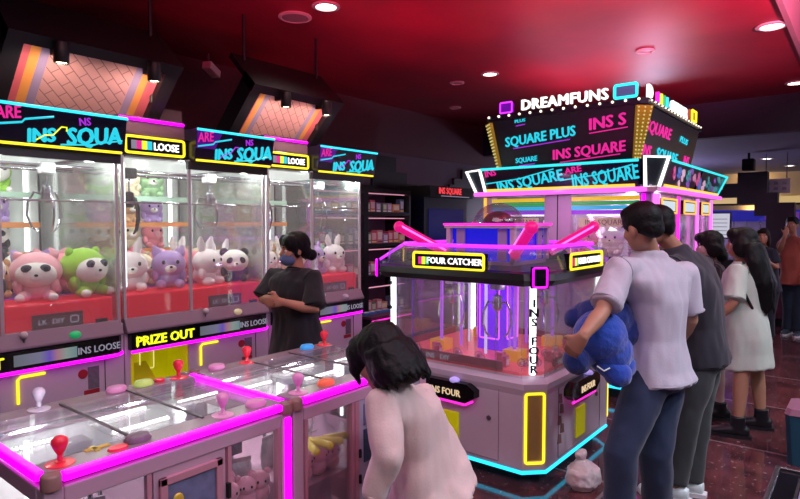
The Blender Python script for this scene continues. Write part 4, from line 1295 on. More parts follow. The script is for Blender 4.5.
# colourful blocks on the side band (abstract shapes)
rr = random.Random(3)
cols = ['#c04888', '#4a6ab8', '#d8b0c8', '#2a8a8a', '#7a3aa0', '#b87a9a']
for k in range(14):
    x = TX0 + .22 + (TX1 - TX0 - .2) * (k + .5) / 14
    u0 = rr.uniform(.06, .3); u1 = rr.uniform(.65, .93)
    def fy(u): return by0 - (by0 - by1) * u - .004
    z0_, z1_ = Z0 + (Z1 - Z0) * u0, Z0 + (Z1 - Z0) * u1
    w_ = rr.uniform(.06, .1)
    cc = cols[k % 6] if k < 9 else ['#2a8a8a', '#1a6a78', '#7a3aa0'][k % 3]
    mq = MB()
    for j in range(3):
        uu = rr.uniform(.2, .8)
        mq.ball(TT(x + rr.uniform(-.05, .05), fy(uu) + .001, Z0 + (Z1 - Z0) * uu), (w_ * rr.uniform(.4, .9), .006, (Z1 - Z0) * rr.uniform(.12, .24)), 10, 6)
    mq.build('print_patch', mat('patch' + cc, cc, .4, var=.3, scale=14, emis=cc, es=.6), rb, True)
MB().hexa([TT(6.62, by0 - .006, Z0), TT(6.68, by0 - .006, Z0), TT(6.72, by1 - .006, Z1), TT(6.66, by1 - .006, Z1)], [TT(6.62, by0, Z0), TT(6.68, by0, Z0), TT(6.72, by1, Z1), TT(6.66, by1, Z1)]).build('band_divider', BLACK, rb)
# white neon trapezoids at the corners
for (a, b_, top_a, top_b) in ((V((bx0 + .04, TY0 + .05, Z0)), V((TX0 + .06, by0 + .02, Z0)), V((bx1 + .02, TY0 + .03, Z1 + .02)), V((TX0 + .05, by1 + .02, Z1 + .02))), (V((bx0 + .02, TY1 + .05, Z0 - .02)), V((bx0, TY1 - .07, Z0 - .02)), V((bx1 + .02, TY1 + .13, Z1 - .02)), V((bx1, TY1 - .04, Z1 - .01)))):
    nrm = ((b_ - a).cross(top_a - a)).normalized()
    if nrm.x > 0: nrm = -nrm
    s = MB().hexa([p - TO for p in (a, b_, top_b, top_a)], [p - TO - nrm * .05 for p in (a, b_, top_b, top_a)]).build('corner_plate', mat('dark_teal_plate', '#2a3a40', .3), t)
    MB().tube([p - TO + nrm * .012 for p in (a, b_, top_b, top_a)], .017, 8, True).build('corner_neon', WHT, s, True)
# upper drum with flared printed faces
ux0, uy0, ux1, uy1 = TX0 - .02, TY0 + .12, 7.3, 2.98
U0, U1, FL = 2.17, 2.67, .08
cq = lambda e: [(ux0 - e - TO.x, uy0 - e + .05 - TO.y), (ux0 - e + .05 - TO.x, uy0 - e - TO.y), (ux1 + e - .05 - TO.x, uy0 - e - TO.y), (ux1 + e - TO.x, uy0 - e + .05 - TO.y), (ux1 + e - TO.x, uy1 + e - TO.y), (ux0 - e - TO.x, uy1 + e - TO.y)]
MB().stack([cq(0), cq(FL), cq(FL + .02), cq(FL + .02)], [U0, U1 - .03, U1 - .03, U1 + .02]).build('upper_drum', mat('drum_print_navy', '#17152c', .35, var=.1), t)
an2 = math.atan2(FL, U1 - .03 - U0)
uF = V((-math.sin(an2), 0, math.cos(an2))); uR = V((0, -math.sin(an2), math.cos(an2)))


def drum(s, h, mt, c, z, side, rot=4, sx=.9):
    e = (z - U0) / (U1 - .03 - U0) * FL + .004
    if side == 'F':
        o = text(s, h, mt, t, TT(ux0 - e, c, z), MX, ang=math.radians(rot), bold=.05, up=uF, ext=.002, sx=sx, shear=.1)
        MB().tube([TT(ux0 - e + .008, c + len(s) * h * .3 * sx, z - .028 - len(s) * h * .3 * sx * .07), TT(ux0 - e + .004, c - len(s) * h * .33 * sx, z - .028 + len(s) * h * .33 * sx * .07)], .005, 5).build('print_swoosh', mt if mt is not CYT else VIO, t)
    else:
        text(s, h, mt, t, TT(c, uy0 - e, z), MY, ang=math.radians(rot), bold=.05, up=uR, ext=.002, sx=sx, shear=.1)


drum('SQUARE PLUS', .095, CYT, 2.53, 2.40, 'F')
drum('INS S', .105, MAGT, 1.87, 2.47, 'F', 4, 1.05)
drum('INS SQUARE', .095, MAGT, 2.06, 2.235, 'F', 3, .95)
drum('SQUARE', .05, CYT, 2.68, 2.215, 'F', 3, .9)
drum('PLUS', .03, CYT, 2.72, 2.60, 'F', 3, 1.3)
drum('SQUARE', .105, MAGT, 5.82, 2.43, 'R', 0, 1.5)
drum('PLUS', .06, CYT, 6.75, 2.45, 'R', -2, 1.8)
drum('INS', .1, MAGT, 5.56, 2.22, 'R', 0, 1.3)
drum('SQUARE', .1, CYT, 6.25, 2.23, 'R', 0, 1.45)
drum('INS', .09, MAGT, 7.0, 2.25, 'R', 0, 1.3)
# gold dotted corner strips
for (x, y, dx, dy) in ((ux0, uy0, -1, -1), (ux0, uy1, -1, 1)):
    g = mat('gold_strip', '#a08c30', .35, metal=.3, emis='#a08420', es=.35)
    nx = V((-1, dy * 1.0, 0)).normalized()
    sd = V((0, 0, 1)).cross(nx)
    c0 = V((x, y, U0 + .0)) + nx * .005; c1 = V((x - FL, y + dy * FL, U1 - .05)) + nx * .012
    if dy > 0:
        c0 = V((x + .0, y + .02, U0)); c1 = V((x - FL, y + FL + .02, U1 - .05))
    s = MB().hexa([c0 - sd * .03 - TO, c0 + sd * .03 - TO, c1 + sd * .075 - TO, c1 - sd * .075 - TO], [c0 - sd * .03 - nx * .03 - TO, c0 + sd * .03 - nx * .03 - TO, c1 + sd * .075 - nx * .03 - TO, c1 - sd * .075 - nx * .03 - TO]).build('corner_strip', g, t)
    m_ = MB()
    for j in range(14):
        q = c0.lerp(c1, (j + .5) / 14); hw = .028 + .045 * (j + .5) / 14
        for i2 in range(3):
            m_.ball(q + nx * .004 + sd * hw * (i2 - 1) * .8 - TO, .008, 6, 4)
    m_.build('strip_bulbs', glow('gold_bulb', (1, .85, .3), .7), s, True)
# marquee: letters, panels and a row of bulbs along the crown
lx = ux0 - FL - .0
text('DREAMFUNS', .1, glow('marquee_white', (1, .98, .96), 1.5), t, TT(lx, 2.28, 2.715), MX, name='marquee_letters', bold=.04, ext=.012, sx=1.02, space=1.08)
pp = MB().box(lx - .02 - TO.x, 2.80 - TO.y, 2.71, lx + .03 - TO.x, 2.92 - TO.y, 2.80).build('marquee_panel', mat('violet_panel', '#400a60', .4, emis='#8010c0', es=.6), t)
MB().tube(plane_path(rrect(.13, .1, .01), TT(lx - .025, 2.86, 2.755), MX), .009, 6, True).build('panel_neon', glow('violet_neon', (.62, .03, 1), 1.7), pp)
pc = MB().box(lx - .02 - TO.x, 1.61 - TO.y, 2.715, lx + .03 - TO.x, 1.78 - TO.y, 2.805).build('marquee_panel', mat('slate_panel', '#3a5a80', .4, emis='#3a5a80', es=.4), t)
MB().tube(plane_path(rrect(.19, .11, .015), TT(lx - .025, 1.695, 2.76), MX), .013, 6, True).build('panel_neon', glow('turquoise_neon', (.02, .85, .9), 1.6), pc)
ly = uy0 - FL
text('D', .12, MATS['marquee_white'], t, TT(5.42, ly, 2.70), MY, name='marquee_letters', bold=.04, ext=.012, sx=1.2)
for k, cc in enumerate((PINKN, YEL, GREENT, CYAN)):
    TB('marquee_block', cc, 5.66 + .1 * k, ly - .01, 2.705, 5.70 + .1 * k, ly + .02, 2.80)
text('CATCHER', .1, MATS['marquee_white'], t, TT(6.42, ly, 2.705), MY, name='marquee_letters', bold=.03, ext=.012, sx=1.0)
qy = MB().box(6.85 - TO.x, ly - .01 - TO.y, 2.70, 7.1 - TO.x, ly + .02 - TO.y, 2.82).build('marquee_panel', mat('ochre_panel', '#a08050', .5), t)
MB().tube(plane_path(rrect(.18, .11, .01), TT(6.98, ly - .02, 2.76), MY), .012, 6, True).build('panel_neon', YEL, qy)
BULB = glow('bulb_glow', (1, .82, .62), 2.5)
for k in range(14):
    y = 3.05 - k * (3.05 - 1.58) / 13
    MB().ball(TT(lx - .03, y, 2.675), .012, 10, 6).build('marquee_bulb', BULB, t, True)
for k in range(18):
    x = ux0 + .02 + k * (ux1 - ux0) / 17.5
    MB().ball(TT(x, ly - .03, 2.675), .009, 8, 5).build('marquee_bulb', BULB, t, True)
# plush inside the tower windows
for (nm, y0, y1) in (('left', 2.55, 3.05), ('right', 1.66, 2.16)):
    for k in range(3):
        y = y1 - (y1 - y0) * k / 2
        if nm == 'right' or k < 3:
            put_plush([4, 6, 0, 9, 2, 4][k + (3 if nm == 'right' else 0)], (TX0 + .24, y, .95), -PI / 2, .9, 'in the %s front window of the tall game tower' % nm, group='plush toys in the tall game tower')
    for k in range(3):
        y = y1 - (y1 - y0) * k / 2
        TB('inner_shelf', ACRYL, TX0 + .12, y0 - .1, 1.29, TX0 + .42, y1 + .1, 1.3) if k == 0 else None
        put_plush([6, 4, 6, 0, 6, 4][k + (3 if nm == 'right' else 0)], (TX0 + .26, y, 1.3), -PI / 2, .85, 'on the shelf, %s front window of the tall tower' % nm, group='plush toys in the tall game tower')
for k, x in enumerate((5.8, 6.1, 6.6, 6.9, 7.4)):
    put_plush([4, 9, 6, 4, 9][k], (x, TY0 + .25, .95), 0, .9, 'behind the side glass of the tall game tower', group='plush toys in the tall game tower')

for (y0, y1) in ((TY0 + .1, 2.22), (2.5, TY1 - .1)):
    lamp('POINT', 'window_lamp', (TX0 + .3, (y0 + y1) / 2, 1.62), 4, (1, .85, 1), size=.04)
for x in (5.8, 6.6, 7.4):
    lamp('POINT', 'window_lamp', (x, TY0 + .3, 1.8), 6, (1, .7, .95), size=.04)
lamp('AREA', 'eave_lamp', (TX0 - .35, 2.3, 1.9), 5, (1, .45, .85), to=(TX0 + .1, 2.3, 1.3), size=.05, size_y=1.5)
lamp('AREA', 'crown_ceiling_fill', (6.3, 2.3, 2.72), 14, (1, .3, .5), to=(6.3, 2.3, 3.2), size=1.5)  # unseen upward fill added on the crown to brighten the ceiling

MB().tube(plane_path(rrect(.3, .5, .02), TT(7.45, TY0 - .012, .5), MY), .013, 8, True).build('base_frame_neon', YEL, t, True)
MB().tube(plane_path(rrect(.3, .5, .02), TT(6.6, TY0 - .012, .5), MY), .013, 8, True).build('base_frame_neon', YEL, t, True)
MB().tube([TT(TX0 - .01, TY1, .11), TT(TX0 - .01, TY0 - .01, .11), TT(TX1, TY0 - .01, .11)], .014, 8).build('floor_neon', MATS['floor_cyan_neon'], t, True)
for x in (5.9, 7.0):
    MB().tube([TT(x, TY0 - .012, .2), TT(x, TY0 - .012, .78)], .012, 8).build('base_post_neon', PINKN, t, True)
# ================================================================ prize shelves along the left wall
SHM = mat('shelf_black', '#141018', .4, var=.1)


def toy_box_proto(k, cols):
    t = thing('toy_box', '', 'toy box', (0, 0, -50))
    w, h, d = [(.10, .15, .08), (.09, .12, .07), (.13, .1, .08), (.08, .17, .07)][k % 4]
    MB().box(-w / 2, -d / 2, 0, w / 2, d / 2, h).build('carton', mat('carton_' + cols[0], cols[0], .4, var=.45, scale=40), t, bev=.003)
    MB().box(-w * .36, -d / 2 - .002, h * .3, w * .36, -d / 2 + .001, h * .85).build('window', mat('cwin_' + cols[1], cols[1], .2, var=.3, scale=50), t)
    MB().box(-w * .4, -d / 2 - .002, h * .06, w * .4, -d / 2 + .001, h * .2).build('title_strip', mat('cwin_' + cols[2], cols[2], .4), t)
    return t


TOYS = [(toy_box_proto(k, c), n) for k, (c, n) in enumerate([(('#c84a68', '#e8c8d0', '#f0e0a0'), 'crimson'), (('#8a7ab0', '#d8d0e8', '#ffffff'), 'lilac'), (('#d8a070', '#f0e8d0', '#a04040'), 'tan'), (('#5a6a90', '#c8d8e8', '#e0d080'), 'slate blue'), (('#d88a98', '#f4e4e8', '#804060'), 'rose'), (('#6a8a70', '#d8e8d0', '#f0f0f0'), 'sage green')])]
rr = random.Random(21)
UN = ['nearest prize shelf unit', 'second prize shelf unit', 'third prize shelf unit', 'end prize shelf unit']
ROWN = {1.74: 'top', 1.36: 'second', .98: 'third', .52: 'lowest'}
for u in range(3):
    x0, ys = ((4.3, 4.64), (5.16, 4.64), (6.27, 3.92))[u]
    t = thing('prize_shelf_unit', ['black prize shelf unit just past the far claw machine', 'black prize shelf unit seen left of the four-sided machine', 'black prize shelf unit in front of the dark blue arcade cabinet', 'black prize shelf unit seen through the four-sided machine, right one'][u], 'shelf', (x0, ys, 0), group='black prize shelf units by the left wall')
    h = 2.02 if u < 2 else 1.32
    MB().box(0, .4, 0, .86, .42, h).build('back_panel', mat('shelf_back_plum', '#5a3850', .6, var=.15), t)
    for x in (0, .82):
        MB().box(x, 0, 0, x + .04, .4, h).build('side_post', SHM, t)
    MB().box(.04, 0, h - .05, .82, .4, h).build('top_board', SHM, t)
    rows_ = [z for z in ROWN if z < h - .1]
    for z in rows_:
        MB().box(.04, .0, z - .04, .82, .4, z).build('shelf_board', SHM, t)
        MB().box(.06, .06, min(z + .30, h - .06), .8, .075, min(z + .31, h - .052)).build('shelf_light', glow('rose_shelf_light', (1, .4, .55), .9), t)
    for z in rows_:
        n = 7
        for k in range(n):
            p, nm = TOYS[rr.randrange(6)]
            lb = '%s toy carton, %s from left, %s shelf of the %s' % (nm, ORD[k], ROWN[z], UN[u])
            dup(p, (x0 + .1 + .11 * k, ys + .09 + rr.uniform(0, .04), z), (0, 0, rr.uniform(-.12, .12)), rr.uniform(.95, 1.12), lb, 'toy cartons on the prize shelves')
# low table with blue packs in front of the shelves
t = thing('display_counter', 'low dark counter topped with blue packets in front of the prize shelves', 'counter', (4.75, 4.2, 0))
MB().box(0, 0, 0, .7, .3, .56).build('body', SHM, t, bev=.01)
MB().box(-.02, -.02, .56, .72, .32, .585).build('top', mat('plum_top', '#6a3a58', .4), t)
MB().tube([(0, -.01, .54), (.7, -.01, .54)], .008).build('edge_neon', PINKN, t)
pk = thing('blue_packet', '', 'packet', (0, 0, -50))
MB().box(-.05, -.04, 0, .05, .04, .03).build('wrapper', mat('blue_wrapper', '#4a78b8', .3, var=.4, scale=40), pk, bev=.006)
MB().box(-.03, -.025, .029, .03, .025, .033).build('label_patch', WHITE, pk)
for k in range(6):
    dup(pk, (4.82 + .112 * k, 4.35, .585), (0, 0, rr.uniform(-.3, .3)), 1, 'blue and white packet on the low dark counter, %s from the left' % ORD[k], 'blue packets on the low counter')

# stepped black silhouettes on the far part of the left wall, red sign, pale strip of wall above
GW = mat('smoky_grey_wall', '#5c5264', .7, var=.08, scale=4)
struct(MB().box(4.2, 5.13, 1.9, 8.7, 5.16, 2.55).build('wall_panel', GW))


def stepped(name, label, x0, y0, cols, depth=.04, cell=.12, mt=SHM):
    o = MB()
    for k, hgt in enumerate(cols):
        o.box(x0 + k * cell, y0 - depth, 0, x0 + (k + 1) * cell + .001, y0, hgt)
    b = o.build(name, mt)
    return tag(b, label, 'wall panel')


stepped('stepped_panel', 'black stepped panel like stacked pixels rising behind the prize shelves', 5.55, 5.128, [2.1, 2.1, 2.5, 2.5, 2.5, 2.5, 2.3, 2.3, 2.15, 2.15])
stepped('stepped_panel', 'black stepped panel like stacked pixels left of the tall tower', 7.35, 5.128, [2.1, 2.1, 2.2, 2.3, 2.3, 2.45, 2.45, 2.45, 2.45, 2.45, 2.45, 2.3])
o = MB().box(6.25, 4.6, 0, 7.3, 5.0, 1.95)
o = tag(o.build('arcade_cabinet', mat('dark_blue_cabinet', '#10122c', .3, var=.1)), 'dark blue arcade cabinet with a red lit sign behind the four-sided machine', 'arcade cabinet')
MB().box(6.25, 4.5, 1.95, 7.3, 5.0, 2.1).build('marquee', MATT, o)
text('ARCADE'[:0] + 'INS SQUARE', .085, glow('red_sign', (1, .06, .08), 1.0), o, (6.72, 4.495, 2.0), (1, 0, 0), name='sign_letters', bold=.04, ext=.002, sx=.85)
MB().box(6.5, 4.496, 1.965, 7.2, 4.5, 1.975).build('sign_underline', DIMT, o)
MB().box(6.35, 4.592, 1.15, 7.2, 4.6, 1.8).build('screen', mat('dim_blue_screen', '#141850', .2, var=.3, scale=3, emis='#141880', es=.2), o)
MB().box(6.25, 4.4, .85, 7.3, 4.6, .95).build('control_deck', SHM, o)

# ================================================================ far right background
DB = mat('deep_blue_stepped', '#141a34', .5, var=.1)
q = P(764, 222, 9.6)
rx = q.x
o = MB()
def zz_(y): return 1.62 + (222 - y) * 9.6 / 587
for p0, p1, y0, y1 in ((746, 766, 172, 204), (736, 746, 183, 197), (716, 736, 189, 197), (766, 773, 193, 400), (773, 784, 203, 400), (758, 766, 204, 216)):
    o.box(q.x - .12, q.y - (p1 - 764) * .021, max(0, zz_(y1)), q.x + .12, q.y - (p0 - 764) * .021 + .001, zz_(y0))
tag(o.build('stepped_pillar', DB), 'dark blue stepped pillar like stacked pixels at the far right', 'pillar')
# beam the stepped pillar carries on the left
# white lit screen and purple topped machine
q = P(719, 226, 9.2)
t = thing('lit_screen', 'white lit menu screen on a stand beyond the pink game tower', 'screen', (q.x, q.y, 0))
MB().box(-.03, -.17, 1.36, .03, .17, 1.77).build('casing', BLACK, t)
MB().box(-.036, -.15, 1.38, -.03, .15, 1.75).build('screen_face', glow('grey_white_screen', (.72, .72, .85), .75), t)
for k in range(5):
    MB().box(-.039, -.12, 1.42 + .06 * k, -.036, .1, 1.43 + .06 * k).build('screen_line', mat('screen_line_grey', '#6a6a88', .4, emis='#6a6a88', es=.3), t)
MB().box(-.02, -.03, 0, .02, .03, 1.36).build('post', GREYM, t)
MB().box(-.15, -.15, 0, .15, .15, .03).build('foot', GREYM, t)
q = P(738, 226, 11)
t = thing('claw_cabinet', 'far claw cabinet with a blue and purple lit header behind the white menu screen', 'claw machine', (q.x, q.y - .35, 0))
MB().box(0, -.85, 0, .8, .85, .9).build('base', SHM, t)
MB().box(0, -.85, 1.65, .8, .85, 1.72).build('roof', SHM, t)
MB().box(-.04, -.9, 1.63, .04, .9, 1.84).build('header', mat('indigo_header', '#20206a', .3, var=.5, scale=5, emis='#3030c0', es=.45), t)
for k in range(4):
    MB().box(-.046, -.8 + .2 * k, 1.66, -.04, -.68 + .2 * k, 1.80).build('header_patch', mat('patch_violet', '#6a3a8a', .4, var=.5, scale=20, emis='#8a4aa8', es=.4), t)
for k in range(9):
    MB().box(0, -.85 + .21 * k, .9, .03, -.83 + .21 * k, 1.65).build('bar', CHROME, t)
MB().box(.6, -.85, .9, .62, .85, 1.65).build('back_panel', mat('dim_lilac', '#7a6a90', .5, var=.3, scale=12, emis='#6a5a80', es=.2), t)
q = P(776, 186, 9.9)
t = thing('hanging_sign', 'small white hanging sign under the grey ceiling at the far right', 'sign', (q.x, q.y, q.z))
MB().box(-.02, -.2, -.12, .02, .2, .12).build('board', mat('pale_board', '#e6dede', .5, var=.2, scale=14), t)
for k in range(2):
    for j in range(3):
        MB().box(-.024, -.15 + .12 * j, -.07 + .09 * k, -.02, -.09 + .12 * j, -.02 + .09 * k).build('pictogram', mat('sign_grey', '#a8a0a8', .5), t)
for yy in (-.15, .15):
    MB().tube([(0, yy, .12), (0, yy, 2.78 - q.z)], .008).build('hanger', GREYM, t)
# dim row of machines behind the tower towards the right
q = P(700, 230, 12.5)
t = thing('dark_machine_bank', 'dim bank of machines with violet glow far behind the tower', 'arcade cabinet', (q.x, q.y, 0))
MB().box(0, -.5, 0, .7, .9, 1.75).build('body', SHM, t)
MB().box(-.01, -.4, 1.2, 0, .8, 1.6).build('screen', mat('violet_screen', '#3a1a60', .3, var=.4, scale=6, emis='#7a2ac0', es=.4), t)
# lower right foreground: low black display table with silver rims, dark bin behind it
c = onz(776, 465, .35)
t = thing('low_display_table', 'low black display table with a silver rim cut off by the lower right corner', 'table', (c.x, c.y, 0))
MB().box(-1.0, -.9, 0, 0, 0, .3).build('body', SHM, t)
MB().box(-1.02, -.92, .3, .0, .0, .34).build('top_slab', BLACK, t)
MB().box(-1.02, -.022, .34, 0, 0, .352).box(-.022, -.92, .34, 0, -.022, .352).build('rim', CHROME, t, bev=.003)
MB().box(-1.02, -.12, .3402, -.11, -.108, .346).box(-.122, -.92, .3402, -.11, -.12, .346).build('inner_rim', CHROME, t)
MB().box(-1.02, -.92, .3402, -.125, -.125, .344).build('glass_inlay', mat('lavender_inlay', '#8a80a0', .1, var=.05), t)
q = onz(800, 478, 0)
q = P(806, 455, 3.9)
t = thing('trash_bin', 'dark teal bin with a pinkish lid at the right edge of the photo', 'bin', (q.x + .1, q.y - .05, 0))
MB().stack([octo(.15, .03), octo(.17, .03)], [0, .34]).build('bin_body', mat('teal_bin', '#16465a', .4, var=.08), t)
MB().stack([octo(.175, .03), octo(.16, .03)], [.34, .38]).build('bin_lid', mat('dusky_pink_lid', '#8a5a70', .4), t)
q2 = P(800, 462, 3.55)
t = thing('white_ball', 'white round ball lying on the floor in front of the dark teal bin', 'ball', (q2.x, q2.y, 0))
MB().ball((0, 0, .05), .05, 18, 12).build('ball', WHITE, t, True)
MB().tube([(.05 * math.cos(a * .3), .05 * math.sin(a * .3), .05) for a in range(21)], .0015, 5, True).build('ball_seam', GREYM, t)
# crumpled plastic bag on the floor beside the four-sided machine
q = onz(583, 487, 0)
t = thing('plastic_bag', 'crumpled pinkish white plastic bag on the floor by the four-sided machine', 'bag', (q.x, q.y, 0))
m_ = MB().rings([(V((0, 0, 0.004)), V((.07, 0, 0)), V((0, .06, 0))), (V((0, 0, .05)), V((.11, 0, 0)), V((0, .09, 0))), (V((.005, 0, .11)), V((.10, 0, 0)), V((0, .085, 0))), (V((.01, .01, .15)), V((.04, 0, 0)), V((0, .035, 0))), (V((.01, .01, .17)), V((.016, 0, 0)), V((0, .014, 0))), (V((.0, .02, .21)), V((.05, 0, 0)), V((0, .02, 0)))], 24, 2.2)
b = remesh(m_, 'bag_body', mat('pinkish_plastic', '#d8c4c8', .35, var=.1, bump=.5, scale=45), t, .008, 2, fold=.014, fsc=(18, 18, 18))
MB().tube([(.026 * math.cos(a * .5), .01 + .024 * math.sin(a * .5), .165) for a in range(13)], .006, 6, True).build('bag_tie', mat('tie_white', '#eeeeee', .5), t, True)
# ================================================================ people
SKIN = mat('skin_warm', '#b98268', .55, var=.05, scale=20)
SKIN2 = mat('skin_tan', '#a87860', .55, var=.05, scale=20)
HAIR = mat('hair_black', '#070608', .55, var=.3, scale=90, bump=.3, spec=.22)
HAIRB = mat('hair_brown', '#22140f', .55, var=.3, scale=90, bump=.3, spec=.22)
ZUP = V((0, 0, 1))
T_ = -FH


def cloth(col, rough=.85):
    return mat('cloth_' + col, col, rough, var=.06, scale=120, bump=.12, sheen=.15)


def head_parts(mb, c, f, u, s):
    """adds the head shape to mb; returns a placing matrix (x forward, y left, z up)"""
    f = V(f).normalized(); l = V(u).cross(f).normalized(); u = f.cross(l).normalized()
    M = Matrix(((f.x * s, l.x * s, u.x * s, c[0]), (f.y * s, l.y * s, u.y * s, c[1]), (f.z * s, l.z * s, u.z * s, c[2]), (0, 0, 0, 1)))
    def B(cc, rr_, n=20, k=12):
        t = MB().ball(cc, rr_, n, k)
        mb.add(t.v, t.f, M)
    B((-.012, 0, .03), (.094, .074, .083))
    B((.02, 0, -.03), (.066, .06, .07))
    B((.045, 0, -.07), (.038, .04, .03))
    B((.055, 0, .03), (.03, .05, .02), 14, 8)         # brow
    for s_ in (-1, 1):
        B((.05, s_ * .036, -.02), (.03, .024, .024), 12, 8)      # cheeks
        B((-.008, s_ * .073, -.012), (.02, .012, .032), 12, 8)   # ears
    n_ = MB().tube([(.078, 0, .018), (.096, 0, -.016), (.088, 0, -.03)], [.008, .014, .012], 10)
    mb.add(n_.v, n_.f, M)
    m_ = MB().ball((.082, 0, -.055), (.012, .024, .01), 12, 8)
    mb.add(m_.v, m_.f, M)
    return M


def hand_parts(mb, w, d, n, th, s=1.0, curl=.5):
    """hand from wrist w; d finger direction, n palm side normal, th thumb side"""
    d = V(d).normalized(); n = V(n); n = (n - d * n.dot(d)).normalized()
    t = d.cross(n).normalized()
    if t.dot(V(th)) < 0: t = -t
    w = V(w)
    mb.rings([(w - d * .01, t * .026 * s, n * .02 * s), (w + d * .03 * s, t * .036 * s, n * .018 * s), (w + d * .085 * s, t * .042 * s, n * .014 * s)], 14, 2.6)
    for k, ln in enumerate((.07, .08, .075, .058)):
        b = w + d * .078 * s + t * (.03 - .02 * k) * s
        a = 0; p = b; pts = [b - d * .02 * s, b]; rs = [.0095 * s, .009 * s]
        for q in range(3):
            a += curl * (.7 if q else .5)
            dd = d * math.cos(a) + n * math.sin(a)
            p = p + dd * ln * s * (.42, .33, .25)[q]
            pts.append(p); rs.append((.0086, .008, .0068)[q] * s)
        mb.tube(pts, rs, 8)
    b = w + d * .025 * s + t * .03 * s
    mb.tube([b - t * .01, b + (t * .6 + d * .8) * .035 * s, b + (t * .5 + d * .9 + n * .5) * .06 * s, b + (t * .35 + d * 1.0 + n * .8) * .078 * s], [.012 * s, .0115 * s, .010 * s, .007 * s], 8)


def tl(a, b, t):
    return V(a).lerp(V(b), t)


